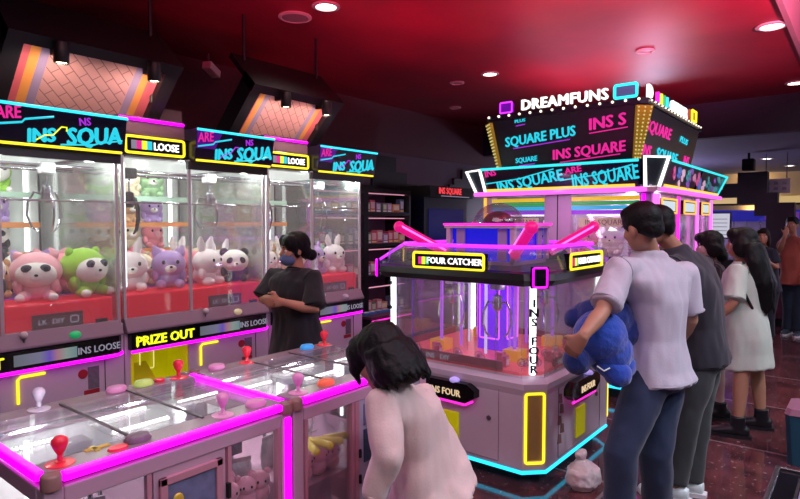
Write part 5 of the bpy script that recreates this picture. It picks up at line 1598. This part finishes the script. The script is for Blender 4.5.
def person(label, J, top, bottom, skin=SKIN, vox=.008, w=1.0, hs=1.0, shoe='#e8e6ea', hairmat=HAIR, group=None):
    """J: joints in the place. top = dict(col, hem, sleeve, loose); bottom = dict(kind, col)"""
    root = V((J['pel'].x, J['pel'].y, 0))
    t = thing('person', label, 'person', root)
    fwd = V(J['fwd']).normalized()
    def sideof(a, b, f=fwd):
        sp = (V(b) - V(a)).normalized()
        lat = sp.cross(f); lat = (-lat).normalized() if False else lat.normalized()
        dep = lat.cross(sp).normalized()
        return sp, lat, dep
    pel, ch, nk, hd = J['pel'], J['ch'], J['nk'], J['hd']
    wa = J.get('waist', tl(pel, ch, .45))
    sp, lat, dep = sideof(pel, ch)
    sp2, lat2, dep2 = sideof(ch, nk)
    sh = (J['sL'] + J['sR']) / 2
    slat = (J['sL'] - J['sR']); shw = slat.length / 2; slat = slat.normalized()
    if slat.dot(lat) < 0: lat = -lat; lat2 = -lat2
    sdep = dep2
    def torso(mb, e, hem=None, hemw=0, eb=0):
        R_ = []
        if hem is not None and top.get('skirt'):
            h2 = J['skirt']; a2, b2 = top['skirt']
            R_ += [(h2, lat * a2, dep * b2), (tl(h2, hem, .5), lat * (a2 * .45 + .1), dep * (b2 * .45 + .085)), (hem, lat * (.18 * w + e), dep * (.14 * w + e))]
        elif hem is not None:
            R_.append((hem, lat * (.185 * w + e + hemw), dep * (.135 * w + e + hemw)))
        else:
            R_.append((pel - sp * .09, lat * (.15 * w + e), dep * (.1 * w + e)))
        R_ += [(pel, lat * (.172 * w + e + hemw * .6), dep * (.122 * w + e + eb)), (wa, lat * (.145 * w + e + hemw * .5), dep * (.105 * w + e + eb)), (ch, lat * (.165 * w + e), dep * (.122 * w + e)),
               (tl(ch, sh, .7), (lat + slat).normalized() * (shw * .93 + e), sdep * (.1 * w + e)), (tl(sh, nk, .3), slat * (shw * .82 + e * .6), sdep * (.075 * w + e * .6)), (tl(sh, nk, .75), slat * (.088 * w + e * .4), sdep * (.062 * w + e * .4)), (nk + (hd - nk).normalized() * .01, slat * (.062 * w + e * .4), sdep * (.058 * w + e * .4))]
        mb.rings(R_, 28, 2.4)
    body = MB()
    torso(body, -.024)
    body.tube([nk - sp2 * .05, nk + sp2 * .01, tl(nk, hd, .5), hd - V(J['hu']).normalized() * .02 * hs], [.062 * w, .052 * w, .05 * w, .05 * w], 14)
    HM = head_parts(body, hd, J['hf'], J['hu'], hs)
    for sd in 'LR':
        s_, e_, w_ = J['s' + sd], J['e' + sd], J['w' + sd]
        body.tube([tl(sh, s_, .75), s_, tl(s_, e_, .5), e_, tl(e_, w_, .35), tl(e_, w_, .8), w_], [.045 * w, .045 * w, .041 * w, .035 * w, .038 * w, .029 * w, .025 * w] if top.get('sleeve', .75) <= 1 else [.035 * w, .035 * w, .033 * w, .028 * w, .026 * w, .025 * w, .024 * w], 12)
        hdir = J.get('h' + sd, w_ - e_)
        hn = J.get('n' + sd, (slat if sd == 'R' else -slat))
        hand_parts(body, w_, hdir, hn, J.get('t' + sd, fwd + ZUP * .3), .98 * w if w > .9 else w, J.get('curl', .5))
        k_, a_ = J['k' + sd], J['a' + sd]
        hp = pel + lat * (.088 * w) * (1 if sd == 'L' else -1) - sp * .02
        toe = V(J.get('toe' + sd, fwd)); toe = V((toe.x, toe.y, 0)).normalized()
        body.tube([hp, tl(hp, k_, .5), k_, tl(k_, a_, .3), tl(k_, a_, .75), a_, V((a_.x, a_.y, .04))], [.088 * w, .074 * w, .054 * w, .054 * w, .04 * w, .035 * w, .034 * w], 14)
        body.rings([(V((a_.x, a_.y, .045)) - toe * .045, toe.cross(ZUP) * .024, ZUP * .03), (V((a_.x, a_.y, .045)) + toe * .04, toe.cross(ZUP) * .034, ZUP * .032), (V((a_.x, a_.y, .03)) + toe * .15, toe.cross(ZUP) * .036, ZUP * .018), (V((a_.x, a_.y, .028)) + toe * .18, toe.cross(ZUP) * .02, ZUP * .012)], 12)
    remesh(body, 'body', skin, t, vox, 3, root)
    # eyes and lips
    for s_ in (-1, 1):
        e = MB().ball((.066, s_ * .03, .004), (.0125, .0145, .0095), 12, 8)
        MB().add(e.v, e.f, HM).build('eye', mat('eye_white', '#e4e0dc', .3), t, True, off=root)
        e = MB().ball((.0755, s_ * .03, .004), (.004, .0068, .0068), 10, 6)
        MB().add(e.v, e.f, HM).build('iris', mat('eye_dark', '#1a100c', .2), t, True, off=root)
        e = MB().tube([(.079, s_ * .012, .027), (.08, s_ * .03, .033), (.07, s_ * .048, .028)], [.003, .004, .002], 6)
        MB().add(e.v, e.f, HM).build('eyebrow', hairmat, t, True, off=root)
    e = MB().tube([(.083, -.022, -.053), (.0955, 0, -.05), (.083, .022, -.053)], [.002, .0055, .002], 8)
    MB().add(e.v, e.f, HM).build('lips', mat('lips', '#a05a58', .4), t, True, off=root)
    # garments
    hem = J['hem']
    loose = top.get('loose', .012)
    m_ = MB()
    torso(m_, loose, hem, top.get('flare', .01), top.get('belly', 0))
    sl = top.get('sleeve', .75)
    for sd in 'LR':
        s_, e_, w_ = J['s' + sd], J['e' + sd], J['w' + sd]
        r0 = .054 * w + loose * .75
        if sl <= 1:
            en = tl(s_, e_, sl)
            m_.tube([tl(sh, s_, .6), s_, tl(s_, en, .5), en], [r0 * .95, r0, r0 * .98, r0 * 1.0 + top.get('cuff', .004)], 16)
        else:
            en = tl(e_, w_, sl - 1)
            m_.tube([tl(sh, s_, .6), s_, tl(s_, e_, .5), e_, tl(e_, en, .5), en], [r0 * .95, r0, r0 * .95, r0 * .85, r0 * .78, r0 * .7], 16)
    remesh(m_, top.get('name', 'shirt'), cloth(top['col']), t, max(vox, .010), 6, root, top.get('fold', .007) * 1.35, (13, 13, 3.6))
    seam = mat('seam_' + top['col'], tuple(x * .78 for x in lin(top['col'])[:3]), .9, var=.05)
    def around(c, ax, r, nm, tr=.0045):
        ax = V(ax).normalized(); u_ = ax.orthogonal().normalized(); v_ = ax.cross(u_)
        MB().tube([V(c) + (u_ * math.cos(2 * PI * i / 20) + v_ * math.sin(2 * PI * i / 20)) * r for i in range(20)], tr, 6, True).build(nm, seam, t, True, off=root)
    for sd in 'LR':
        s_, e_, w_ = J['s' + sd], J['e' + sd], J['w' + sd]
        if sl <= 1: around(tl(s_, e_, sl - .04), e_ - s_, r0 + top.get('cuff', .004) + .001, 'sleeve_cuff')
        else: around(tl(e_, w_, sl - 1.04), w_ - e_, r0 * .71, 'sleeve_cuff')
        around(s_, s_ - tl(sh, s_, .6) + (e_ - s_) * .25, r0 * 1.03, 'armhole_seam', .003)
    if not top.get('skirt'):
        ea, eb_ = .185 * w + loose + top.get('flare', .01), .135 * w + loose + top.get('flare', .01)
        hp_ = []
        for i in range(28):
            a_ = 2 * PI * i / 28; ca, sa = math.cos(a_), math.sin(a_)
            hp_.append(hem + sp * .012 + lat * math.copysign(abs(ca) ** (2 / 2.4), ca) * ea + dep * math.copysign(abs(sa) ** (2 / 2.4), sa) * eb_)
        MB().tube(hp_, .005, 6, True).build('hem_band', seam, t, True, off=root)
    # neckline
    MB().tube([nk + slat * .066 * w * math.cos(a) + sdep * .062 * w * math.sin(a) + sp2 * (.004 + .012 * -math.sin(a) * -1) for a in [2 * PI * i / 20 for i in range(20)]], .007, 6, True).build('collar', cloth(top['col']), t, True, off=root)
    if bottom:
        m_ = MB()
        wk = bottom.get('r', .075)
        m_.rings([(pel - sp * .1, lat * .14 * w, dep * .11 * w), (pel, lat * (.178 * w), dep * .128 * w), (tl(pel, wa, .6), lat * (.155 * w), dep * .112 * w)], 24)
        for sd in 'LR':
            k_, a_ = J['k' + sd], J['a' + sd]
            hp = pel + lat * (.088 * w) * (1 if sd == 'L' else -1) - sp * .02
            en = tl(k_, a_, bottom.get('len', .97))
            m_.tube([hp, tl(hp, k_, .35), tl(hp, k_, .7), k_, tl(k_, en, .5), en], [.098 * w, .096 * w, wk * 1.08, wk, wk * .95, wk * .95], 18)
        remesh(m_, bottom.get('name', 'trousers'), cloth(bottom['col']), t, max(vox, .010), 4, root, .006, (10, 10, 7))
    boot = J.get('boot', 0)
    for sd in 'LR':
        a_ = J['a' + sd]
        toe = V(J.get('toe' + sd, fwd)); toe = V((toe.x, toe.y, 0)).normalized(); sdv = toe.cross(ZUP)
        b0 = V((a_.x, a_.y, 0))
        m_ = MB()
        m_.rings([(b0 - toe * .075 + ZUP * .05, sdv * .028, ZUP * .034), (b0 - toe * .03 + ZUP * .055, sdv * .042, ZUP * .044), (b0 + toe * .06 + ZUP * .05, sdv * .045, ZUP * .038), (b0 + toe * .14 + ZUP * .038, sdv * .048, ZUP * .028), (b0 + toe * .19 + ZUP * .03, sdv * .034, ZUP * .02), (b0 + toe * .205 + ZUP * .026, sdv * .014, ZUP * .01)], 18, 2.4)
        if boot:
            m_.tube([b0 + ZUP * .05, tl(b0 + ZUP * .05, V(a_) + ZUP * boot * .4, .5), V((a_.x, a_.y, 0)) + ZUP * (.09 + boot)], [.05, .05, .052], 14)
        sm = mat('shoe_' + shoe, shoe, .4, var=.06)
        so = remesh(m_, 'shoe', sm, t, .009, 2, root)
        m_ = MB().stack([[((b0 + toe * x + sdv * y) - root)[:2] for x, y in ((-.09, -.03), (-.02, -.045), (.1, -.05), (.18, -.04), (.21, 0), (.18, .04), (.1, .05), (-.02, .045), (-.09, .03))]] * 2, [0.0, .024])
        m_.build('sole', mat('sole_' + ('dark' if boot else 'pale'), '#15131a' if boot else '#d8d4d8', .5), so)
    return t, HM, root


def hair_cap(t, HM, root, m_, extra=(), back=.0, noise_=.004, name='hair', vox=.008):
    mb = MB()
    def B(c, r, M=None):
        q = MB().ball(c, r, 20, 12)
        mb.add(q.v, q.f, HM)
    B((-.02, 0, .04), (.1, .082, .088))
    B((-.06, 0, -.005), (.05, .07, .055))
    for c, r in extra: B(c, r)
    return mb


def strand(mb, HM, pts, rs):
    q = MB().tube(pts, rs, 10)
    mb.add(q.v, q.f, HM)


# ---- 1 masked attendant behind the low tables
J = dict(fwd=-RGT * .62 + T_ * .75, hf=(-RGT * .86 + T_ * .45 - ZUP * .12), hu=ZUP + RGT * .06,
         pel=P(297, 335, 4.05), ch=P(294, 292, 4.04), nk=P(297, 270, 4.04), hd=P(294, 250, 4.02),
         sR=P(275, 277, 4.12), sL=P(312, 279, 3.95), eR=P(263, 300, 4.06), wR=P(272, 299, 3.87), eL=P(315, 310, 3.86), wL=P(283, 302, 3.80),
         kR=P(290, 396, 4.05), aR=P(290, 446, 4.1), kL=P(304, 396, 3.98), aL=P(305, 447, 4.02), hem=P(297, 356, 4.05), curl=.75,
         hL=-RGT + T_ * .2, hR=RGT * .5 + T_ * .7, nL=-T_, nR=T_, tL=ZUP, tR=ZUP)
t1, HM, rt = person('person in a black t-shirt and blue face mask standing behind the low claw tables', J, dict(col='#17151c', sleeve=.92, loose=.022, fold=.008, flare=.015, cuff=.012), dict(col='#121018'), w=.95)
mb = hair_cap(t1, HM, rt, HAIR, extra=[((-.085, 0, -.03), (.04, .05, .045)), ((-.12, 0, -.05), (.035, .04, .04)), ((.03, .055, .06), (.05, .035, .05)), ((.03, -.055, .06), (.05, .035, .05)), ((.0, .068, .0), (.025, .015, .05)), ((.0, -.068, .0), (.025, .015, .05))])
remesh(mb, 'hair', HAIR, t1, .008, 3, rt, .004, (40, 40, 25))
q = MB().ball((.045, 0, -.052), (.062, .062, .052), 20, 12)
mk = MB().add(q.v, q.f, HM).build('face_mask', mat('mask_blue', '#5a6e96', .8, var=.05), t1, True, off=rt)
mk['label'] = 'blue face mask'
for s_ in (-1, 1):
    q = MB().tube([(.05, s_ * .058, -.03), (.01, s_ * .074, -.005), (-.01, s_ * .078, .012)], .0025, 6)
    MB().add(q.v, q.f, HM).build('ear_loop', MATS['mask_blue'], mk, True, off=rt)

# ---- 2 person in pale pink bending over the front table
f2 = (-RGT * .72 + FH * .66).normalized()
J = dict(fwd=f2 - ZUP * .3, hf=f2 * .8 - RGT * .2 - ZUP * .62, hu=ZUP * .85 + f2 * .5,
         pel=P(428, 472, 2.28), waist=P(420, 442, 2.26), ch=P(408, 415, 2.23), nk=P(398, 384, 2.18), hd=P(381, 359, 2.14),
         sL=P(383, 402, 2.05), sR=P(422, 398, 2.36), eL=P(388, 456, 1.98), wL=P(372, 500, 2.0), eR=P(420, 440, 2.55), wR=P(396, 440, 2.66),
         kL=P(428, 548, 2.16), aL=P(436, 624, 2.22), kR=P(440, 545, 2.36), aR=P(450, 605, 2.38), hem=P(432, 500, 2.28), curl=.5)
t2, HM, rt = person('person with a black bob in a pale pink top, bending over the front claw table', J, dict(col='#d6bcb8', sleeve=1.9, loose=.012, fold=.012, flare=.036, name='blouse'), dict(col='#2a2430', r=.062), w=.8, hs=1.02)
mb = hair_cap(t2, HM, rt, HAIR, extra=[((-.075, 0, -.02), (.06, .085, .075)), ((-.085, 0, -.075), (.05, .085, .055)), ((-.03, .07, -.04), (.05, .026, .075)), ((-.03, -.07, -.04), (.05, .026, .075)), ((.05, 0, .075), (.05, .06, .045)), ((.06, .05, .04), (.035, .03, .05)), ((.06, -.05, .04), (.035, .03, .05))])
for k in range(14):
    a = -1.9 + 3.8 * k / 13
    y = .085 * math.sin(a); x = -.05 - .06 * math.cos(a)
    strand(mb, HM, [(x, y, .02), (x * 1.15, y * 1.12, -.06), (x * 1.2 - .01, y * 1.15, -.115 - .012 * (k % 3))], [.022, .02, .004])
for s_ in (-1, 1):
    strand(mb, HM, [(.06, s_ * .055, .06), (.085, s_ * .06, .0), (.088, s_ * .055, -.06)], [.022, .016, .004])
remesh(mb, 'hair', HAIR, t2, .008, 3, rt, .005, (40, 40, 20))

# ---- 3 man-sized figure in the white tee holding a blue plush
f3 = (FH * .72 - RGT * .70).normalized()
J = dict(fwd=f3, hf=FH * .9 - RGT * .42 - ZUP * .3, hu=ZUP + f3 * .25,
         pel=P(657, 368, 2.98), ch=P(655, 300, 2.98), nk=P(649, 254, 2.95), hd=P(641, 228, 2.9),
         sL=P(620, 270, 2.84), sR=P(684, 274, 3.08), eL=P(602, 312, 2.70), wL=P(583, 336, 2.60), eR=P(691, 320, 3.1), wR=P(676, 345, 3.3),
         kL=P(621, 452, 2.86), aL=P(619, 530, 2.92), kR=P(656, 452, 3.0), aR=P(657, 524, 3.1), hem=P(660, 381, 2.98), curl=.6,
         hL=FH * .35 - ZUP * .6 - RGT * .3, nL=FH * .8 + RGT * .5, tL=FH + ZUP)
t3, HM, rt = person('person in a white t-shirt and dark jeans seen from behind, holding a blue plush', J, dict(col='#b4aebb', sleeve=.84, loose=.012, fold=.0085, flare=.004, cuff=.004), dict(col='#1c2a48', r=.078, name='jeans'), w=1.04, hs=1.02, skin=SKIN2)
mb = hair_cap(t3, HM, rt, HAIR, extra=[((-.07, 0, -.02), (.035, .062, .05)), ((.03, 0, .085), (.05, .06, .035))])
remesh(mb, 'hair', HAIR, t3, .008, 3, rt, .002, (40, 40, 40))
for sd in 'LR':
    pass

# ---- blue plush under the left arm
bc = P(600, 338, 2.83)
BL = mat('fur_royal_blue', '#1a44a8', .95, var=.15, scale=50, bump=.5, sheen=.4)
BL2 = mat('fur_navy_blue', '#142c74', .95, var=.15, scale=50, bump=.5, sheen=.3)
t = thing('blue_plush', 'big royal blue plush toy hugged under the arm of the person in white', 'plush toy', bc)


def LP(px, py, d): return P(px - 3, py, d + .07) - bc


def furball(items, name, m_, par):
    b = MB()
    for c, r in items:
        b.ball(c, r, 18, 12)
    return remesh(b, name, m_, par, .009, 3, None, .004, (30, 30, 30))


furball([(LP(603, 336, 2.74), .125), (LP(612, 352, 2.76), .11)], 'body', BL, t)
furball([(LP(612, 318, 2.88), .12), (LP(598, 318, 2.9), .1), (LP(626, 330, 2.88), .09)], 'head', BL2, t)
furball([(LP(580, 360, 2.7), .066), (LP(590, 355, 2.72), .05)], 'left_paw', BL2, t).name = 'paw'
furball([(LP(612, 365, 2.72), .06), (LP(621, 374, 2.7), .062), (LP(627, 366, 2.76), .055)], 'paw', BL, t)
furball([(LP(577, 318, 2.92), .05), (LP(586, 312, 2.93), .05)], 'ear', BL2, t)
MB().tube([LP(600, 366, 2.66), LP(607, 371, 2.66), LP(613, 368, 2.66)], .004, 6).build('stitching', WHITE, t, True)

# ---- 4 person in the dark tee behind
f4 = (-RGT * .82 + FH * .57).normalized()
J = dict(fwd=f4 - ZUP * .1, hf=f4 - ZUP * .3 - FH * .1, hu=ZUP + f4 * .35,
         pel=P(701, 352, 3.48), waist=P(699, 325, 3.48), ch=P(692, 290, 3.48), nk=P(675, 250, 3.46), hd=P(655, 227, 3.42),
         sL=P(671, 268, 3.30), sR=P(702, 266, 3.62), eL=P(668, 315, 3.2), wL=P(652, 330, 3.42), eR=P(708, 308, 3.66), wR=P(685, 318, 3.85),
         kL=P(686, 428, 3.40), aL=P(675, 484, 3.42), kR=P(697, 424, 3.52), aR=P(690, 483, 3.5), hem=P(703, 362, 3.48))
t4, HM, rt = person('person in a charcoal t-shirt and olive trousers leaning in behind the white t-shirt', J, dict(col='#22212c', sleeve=.85, loose=.022, fold=.008, flare=-.012), dict(col='#2e3234', r=.07), w=1.02, skin=SKIN2, shoe='#d8e4e4')
mb = hair_cap(t4, HM, rt, HAIR, extra=[((-.07, 0, -.02), (.03, .06, .05)), ((.04, 0, .08), (.05, .06, .035))])
remesh(mb, 'hair', HAIR, t4, .008, 3, rt, .002, (40, 40, 40))

# ---- 5 dark haired person between
f5 = (-RGT * .9 + FH * .4).normalized()
J = dict(fwd=f5, hf=f5 - ZUP * .2, hu=ZUP + f5 * .1,
         pel=P(716, 320, 4.85), ch=P(713, 285, 4.85), nk=P(712, 264, 4.85), hd=P(709, 246, 4.85),
         sL=P(713, 270, 4.70), sR=P(714, 268, 5.02), eL=P(712, 295, 4.68), wL=P(705, 305, 4.75), eR=P(712, 295, 5.0), wR=P(705, 303, 5.0),
         kL=P(718, 366, 4.82), aL=P(720, 410, 4.82), kR=P(713, 364, 4.95), aR=P(712, 404, 4.98), hem=P(717, 330, 4.85), skirt=P(717, 352, 4.85), boot=.06)
t5, HM, rt = person('person in a dark dress, short black hair, behind the pale mint dress', J, dict(col='#1c1a26', sleeve=.9, loose=.012, skirt=(.2, .16), name='dress'), None, w=.9, vox=.01, skin=mat('skin_pale', '#b89a94', .55), shoe='#121016')
mb = hair_cap(t5, HM, rt, HAIR, extra=[((-.06, 0, -.03), (.05, .08, .075)), ((-.02, .065, -.03), (.05, .025, .07)), ((-.02, -.065, -.03), (.05, .025, .07)), ((.05, 0, .08), (.045, .06, .04)), ((-.08, 0, -.09), (.045, .07, .06))])
remesh(mb, 'hair', HAIR, t5, .01, 3, rt, .005, (40, 40, 20))

# ---- 6 person in the pale dress with long black hair
f6 = (-RGT * .86 + FH * .5).normalized()
J = dict(fwd=f6, hf=f6 - ZUP * .1, hu=ZUP,
         pel=P(746, 325, 4.5), ch=P(741, 286, 4.5), nk=P(743, 264, 4.5), hd=P(741, 244, 4.48),
         sL=P(738, 271, 4.36), sR=P(744, 269, 4.68), eL=P(733, 303, 4.30), wL=P(718, 318, 4.38), eR=P(736, 303, 4.7), wR=P(720, 312, 4.72),
         kL=P(741, 378, 4.42), aL=P(738, 424, 4.42), kR=P(757, 374, 4.6), aR=P(761, 418, 4.6), hem=P(747, 336, 4.5), skirt=P(746, 366, 4.5), boot=.075)
t6, HM, rt = person('person in a pale mint dress and black boots with long black hair', J, dict(col='#b4c0b4', sleeve=.9, loose=.02, skirt=(.185, .185), name='dress', flare=.004, fold=.006, cuff=.008, belly=.01), None, w=.98, vox=.009, skin=SKIN2, shoe='#14141a')
mb = hair_cap(t6, HM, rt, HAIR, extra=[((-.06, 0, -.03), (.07, .1, .08)), ((.0, .075, -.02), (.06, .03, .08)), ((.0, -.075, -.02), (.06, .03, .08)), ((.04, 0, .08), (.05, .07, .045))])
for k in range(13):
    a = -1.7 + 3.4 * k / 12
    y = .1 * math.sin(a); x = -.05 - .06 * math.cos(a)
    strand(mb, HM, [(x, y, .0), (x * 1.2 - .01, y * 1.2, -.14), (x * 1.25 - .04, y * 1.15, -.3), (x * 1.2 - .05, y * .9, -.5 - .02 * (k % 3))], [.03, .034, .032, .006])
remesh(mb, 'hair', HAIR, t6, .01, 3, rt, .006, (30, 30, 8))
st_ = MB().tube([P(744, 262, 4.34), P(738, 275, 4.31), P(744, 292, 4.30), P(752, 308, 4.34), P(758, 318, 4.40)], .011, 8).build('bag_strap', MATT, t6, True, off=rt)
st_['label'] = 'black cross-body strap'

# ---- 7 person in coral at the far right
f7 = (-RGT * .75 + T_ * .6).normalized()
J = dict(fwd=f7, hf=f7, hu=ZUP,
         pel=P(795, 282, 8.4), ch=P(793, 255, 8.4), nk=P(793, 237, 8.4), hd=P(792, 225, 8.37),
         sR=P(785, 241, 8.55), sL=P(802, 242, 8.25), eR=P(779, 251, 8.35), wR=P(785, 236, 8.2), eL=P(806, 258, 8.25), wL=P(804, 272, 8.15),
         kR=P(790, 308, 8.45), aR=P(788, 330, 8.5), kL=P(799, 308, 8.35), aL=P(800, 331, 8.35), hem=P(795, 284, 8.4), hR=ZUP + RGT * .3, nR=-T_)
t7, HM, rt = person('person in a coral top with a hand raised to the face, far right', J, dict(col='#b05a50', sleeve=.55, loose=.015), dict(col='#16283e', r=.085), w=1.0, vox=.012, shoe='#3a4450')
mb = hair_cap(t7, HM, rt, HAIR, extra=[((.04, 0, .085), (.05, .06, .035))])
remesh(mb, 'hair', HAIR, t7, .012, 2, rt)

# ---- 8 brown haired person half hidden
f8 = (-RGT * .6 + T_ * .75).normalized()
J = dict(fwd=f8, hf=f8, hu=ZUP,
         pel=P(766, 286, 8.0), ch=P(765, 262, 8.0), nk=P(764, 248, 8.0), hd=P(763, 237, 7.97),
         sR=P(757, 251, 8.1), sL=P(773, 252, 7.9), eR=P(754, 268, 8.1), wR=P(758, 272, 7.9), eL=P(777, 268, 7.85), wL=P(770, 263, 7.7),
         kR=P(761, 312, 8.0), aR=P(761, 336, 8.0), kL=P(769, 312, 7.95), aL=P(769, 337, 7.95), hem=P(766, 292, 8.0))
t8, HM, rt = person('brown-haired person in dark clothes half hidden behind the long black hair', J, dict(col='#1a1c30', sleeve=.7, loose=.012), dict(col='#14182a'), w=.9, vox=.012, hairmat=HAIRB, shoe='#202028')
mb = hair_cap(t8, HM, rt, HAIRB, extra=[((-.05, 0, -.06), (.06, .085, .1)), ((-.0, .07, -.05), (.04, .025, .09)), ((-.0, -.07, -.05), (.04, .025, .09)), ((.04, 0, .085), (.05, .06, .035))])
remesh(mb, 'hair', HAIRB, t8, .012, 2, rt)
# maroon patterned cabinet low behind them
q = onz(781, 331, 0)
t = thing('prize_cabinet', 'small maroon patterned cabinet on the floor left of the coral top', 'cabinet', (q.x + .4, q.y + .05, 0))
MB().box(0, -.14, 0, .3, .14, .12).build('plinth', MATT, t)
MB().box(0, -.14, .12, .3, .14, .72).build('cabinet_body', mat('maroon_spots', '#6a2a48', .4, var=.6, scale=18), t, bev=.01)
MB().box(-.01, -.15, .72, .31, .15, .75).build('cabinet_top', SHM, t)
# ================================================================ light
wd = bpy.data.worlds.new('world'); scene.world = wd; wd.use_nodes = True
bg = wd.node_tree.nodes['Background']
bg.inputs[0].default_value = lin('#5a4a78'); bg.inputs[1].default_value = .02
# room lamps behind the camera and over the aisle
for (x, y, pw) in ((-1.2, -.4, 120), (1.2, -1.4, 150), (3.4, -1.0, 150), (5.6, -1.2, 150), (8.0, -1.0, 100)):
    lamp('SPOT', 'room_downlight', (x, y, 3.15), pw * 1.1, (.86, .9, 1), to=(x, y, 0), size=.08, spot=140, blend=.8)
lamp('AREA', 'ambient_fill', (.9, .9, 3.15), 46, (.78, .82, 1), to=(.9, .9, 0), size=2.4)  # unseen soft panels added overhead as ambient fill
lamp('AREA', 'ambient_fill', (3.2, -1.6, 3.3), 60, (.75, .85, 1), to=(3.2, -1.6, 0), size=2.4)
# unseen red fill added for the ceiling, tilted up so its cone stays above head height
for (x, y, z, az, el, pw, col, cone) in ((-.8, -1.0, 2.15, 42, 36, 7000, (1, .05, .15), 66), (1.2, -1.6, 2.15, 32, 31, 11000, (1, .2, .4), 58)):
    a_ = math.radians(az); e_ = math.radians(el)
    lamp('SPOT', 'ceiling_fill_wash', (x, y, z), pw, col, to=(x + math.cos(a_) * math.cos(e_), y + math.sin(a_) * math.cos(e_), z + math.sin(e_)), size=.12, spot=cone, blend=1)

for (x, y, z, pw) in ((11.5, -3.2, 1.7, 160), (12.5, 3.5, 1.7, 120)):  # unseen fill lamps added to brighten the grey rear ceiling
    lamp('POINT', 'rear_ceiling_fill', (x, y, z), pw, (.75, .7, 1), size=.2)

vs = scene.view_settings
scene.display_settings.display_device = 'sRGB'
vs.view_transform = 'Standard'; vs.look = 'None'; vs.exposure = 0; vs.gamma = 1; vs.use_curve_mapping = False
scene.cycles.max_bounces = 8
scene.cycles.transparent_max_bounces = 24
scene.cycles.diffuse_bounces = 3
scene.cycles.glossy_bounces = 3
scene.cycles.use_denoising = True
scene.cycles.sample_clamp_indirect = 4
dead = []
for o in scene.objects:
    if o.type == 'EMPTY' and o.location.z < -40:
        dead += [o] + list(o.children_recursive)
for o in dead:
    bpy.data.objects.remove(o)
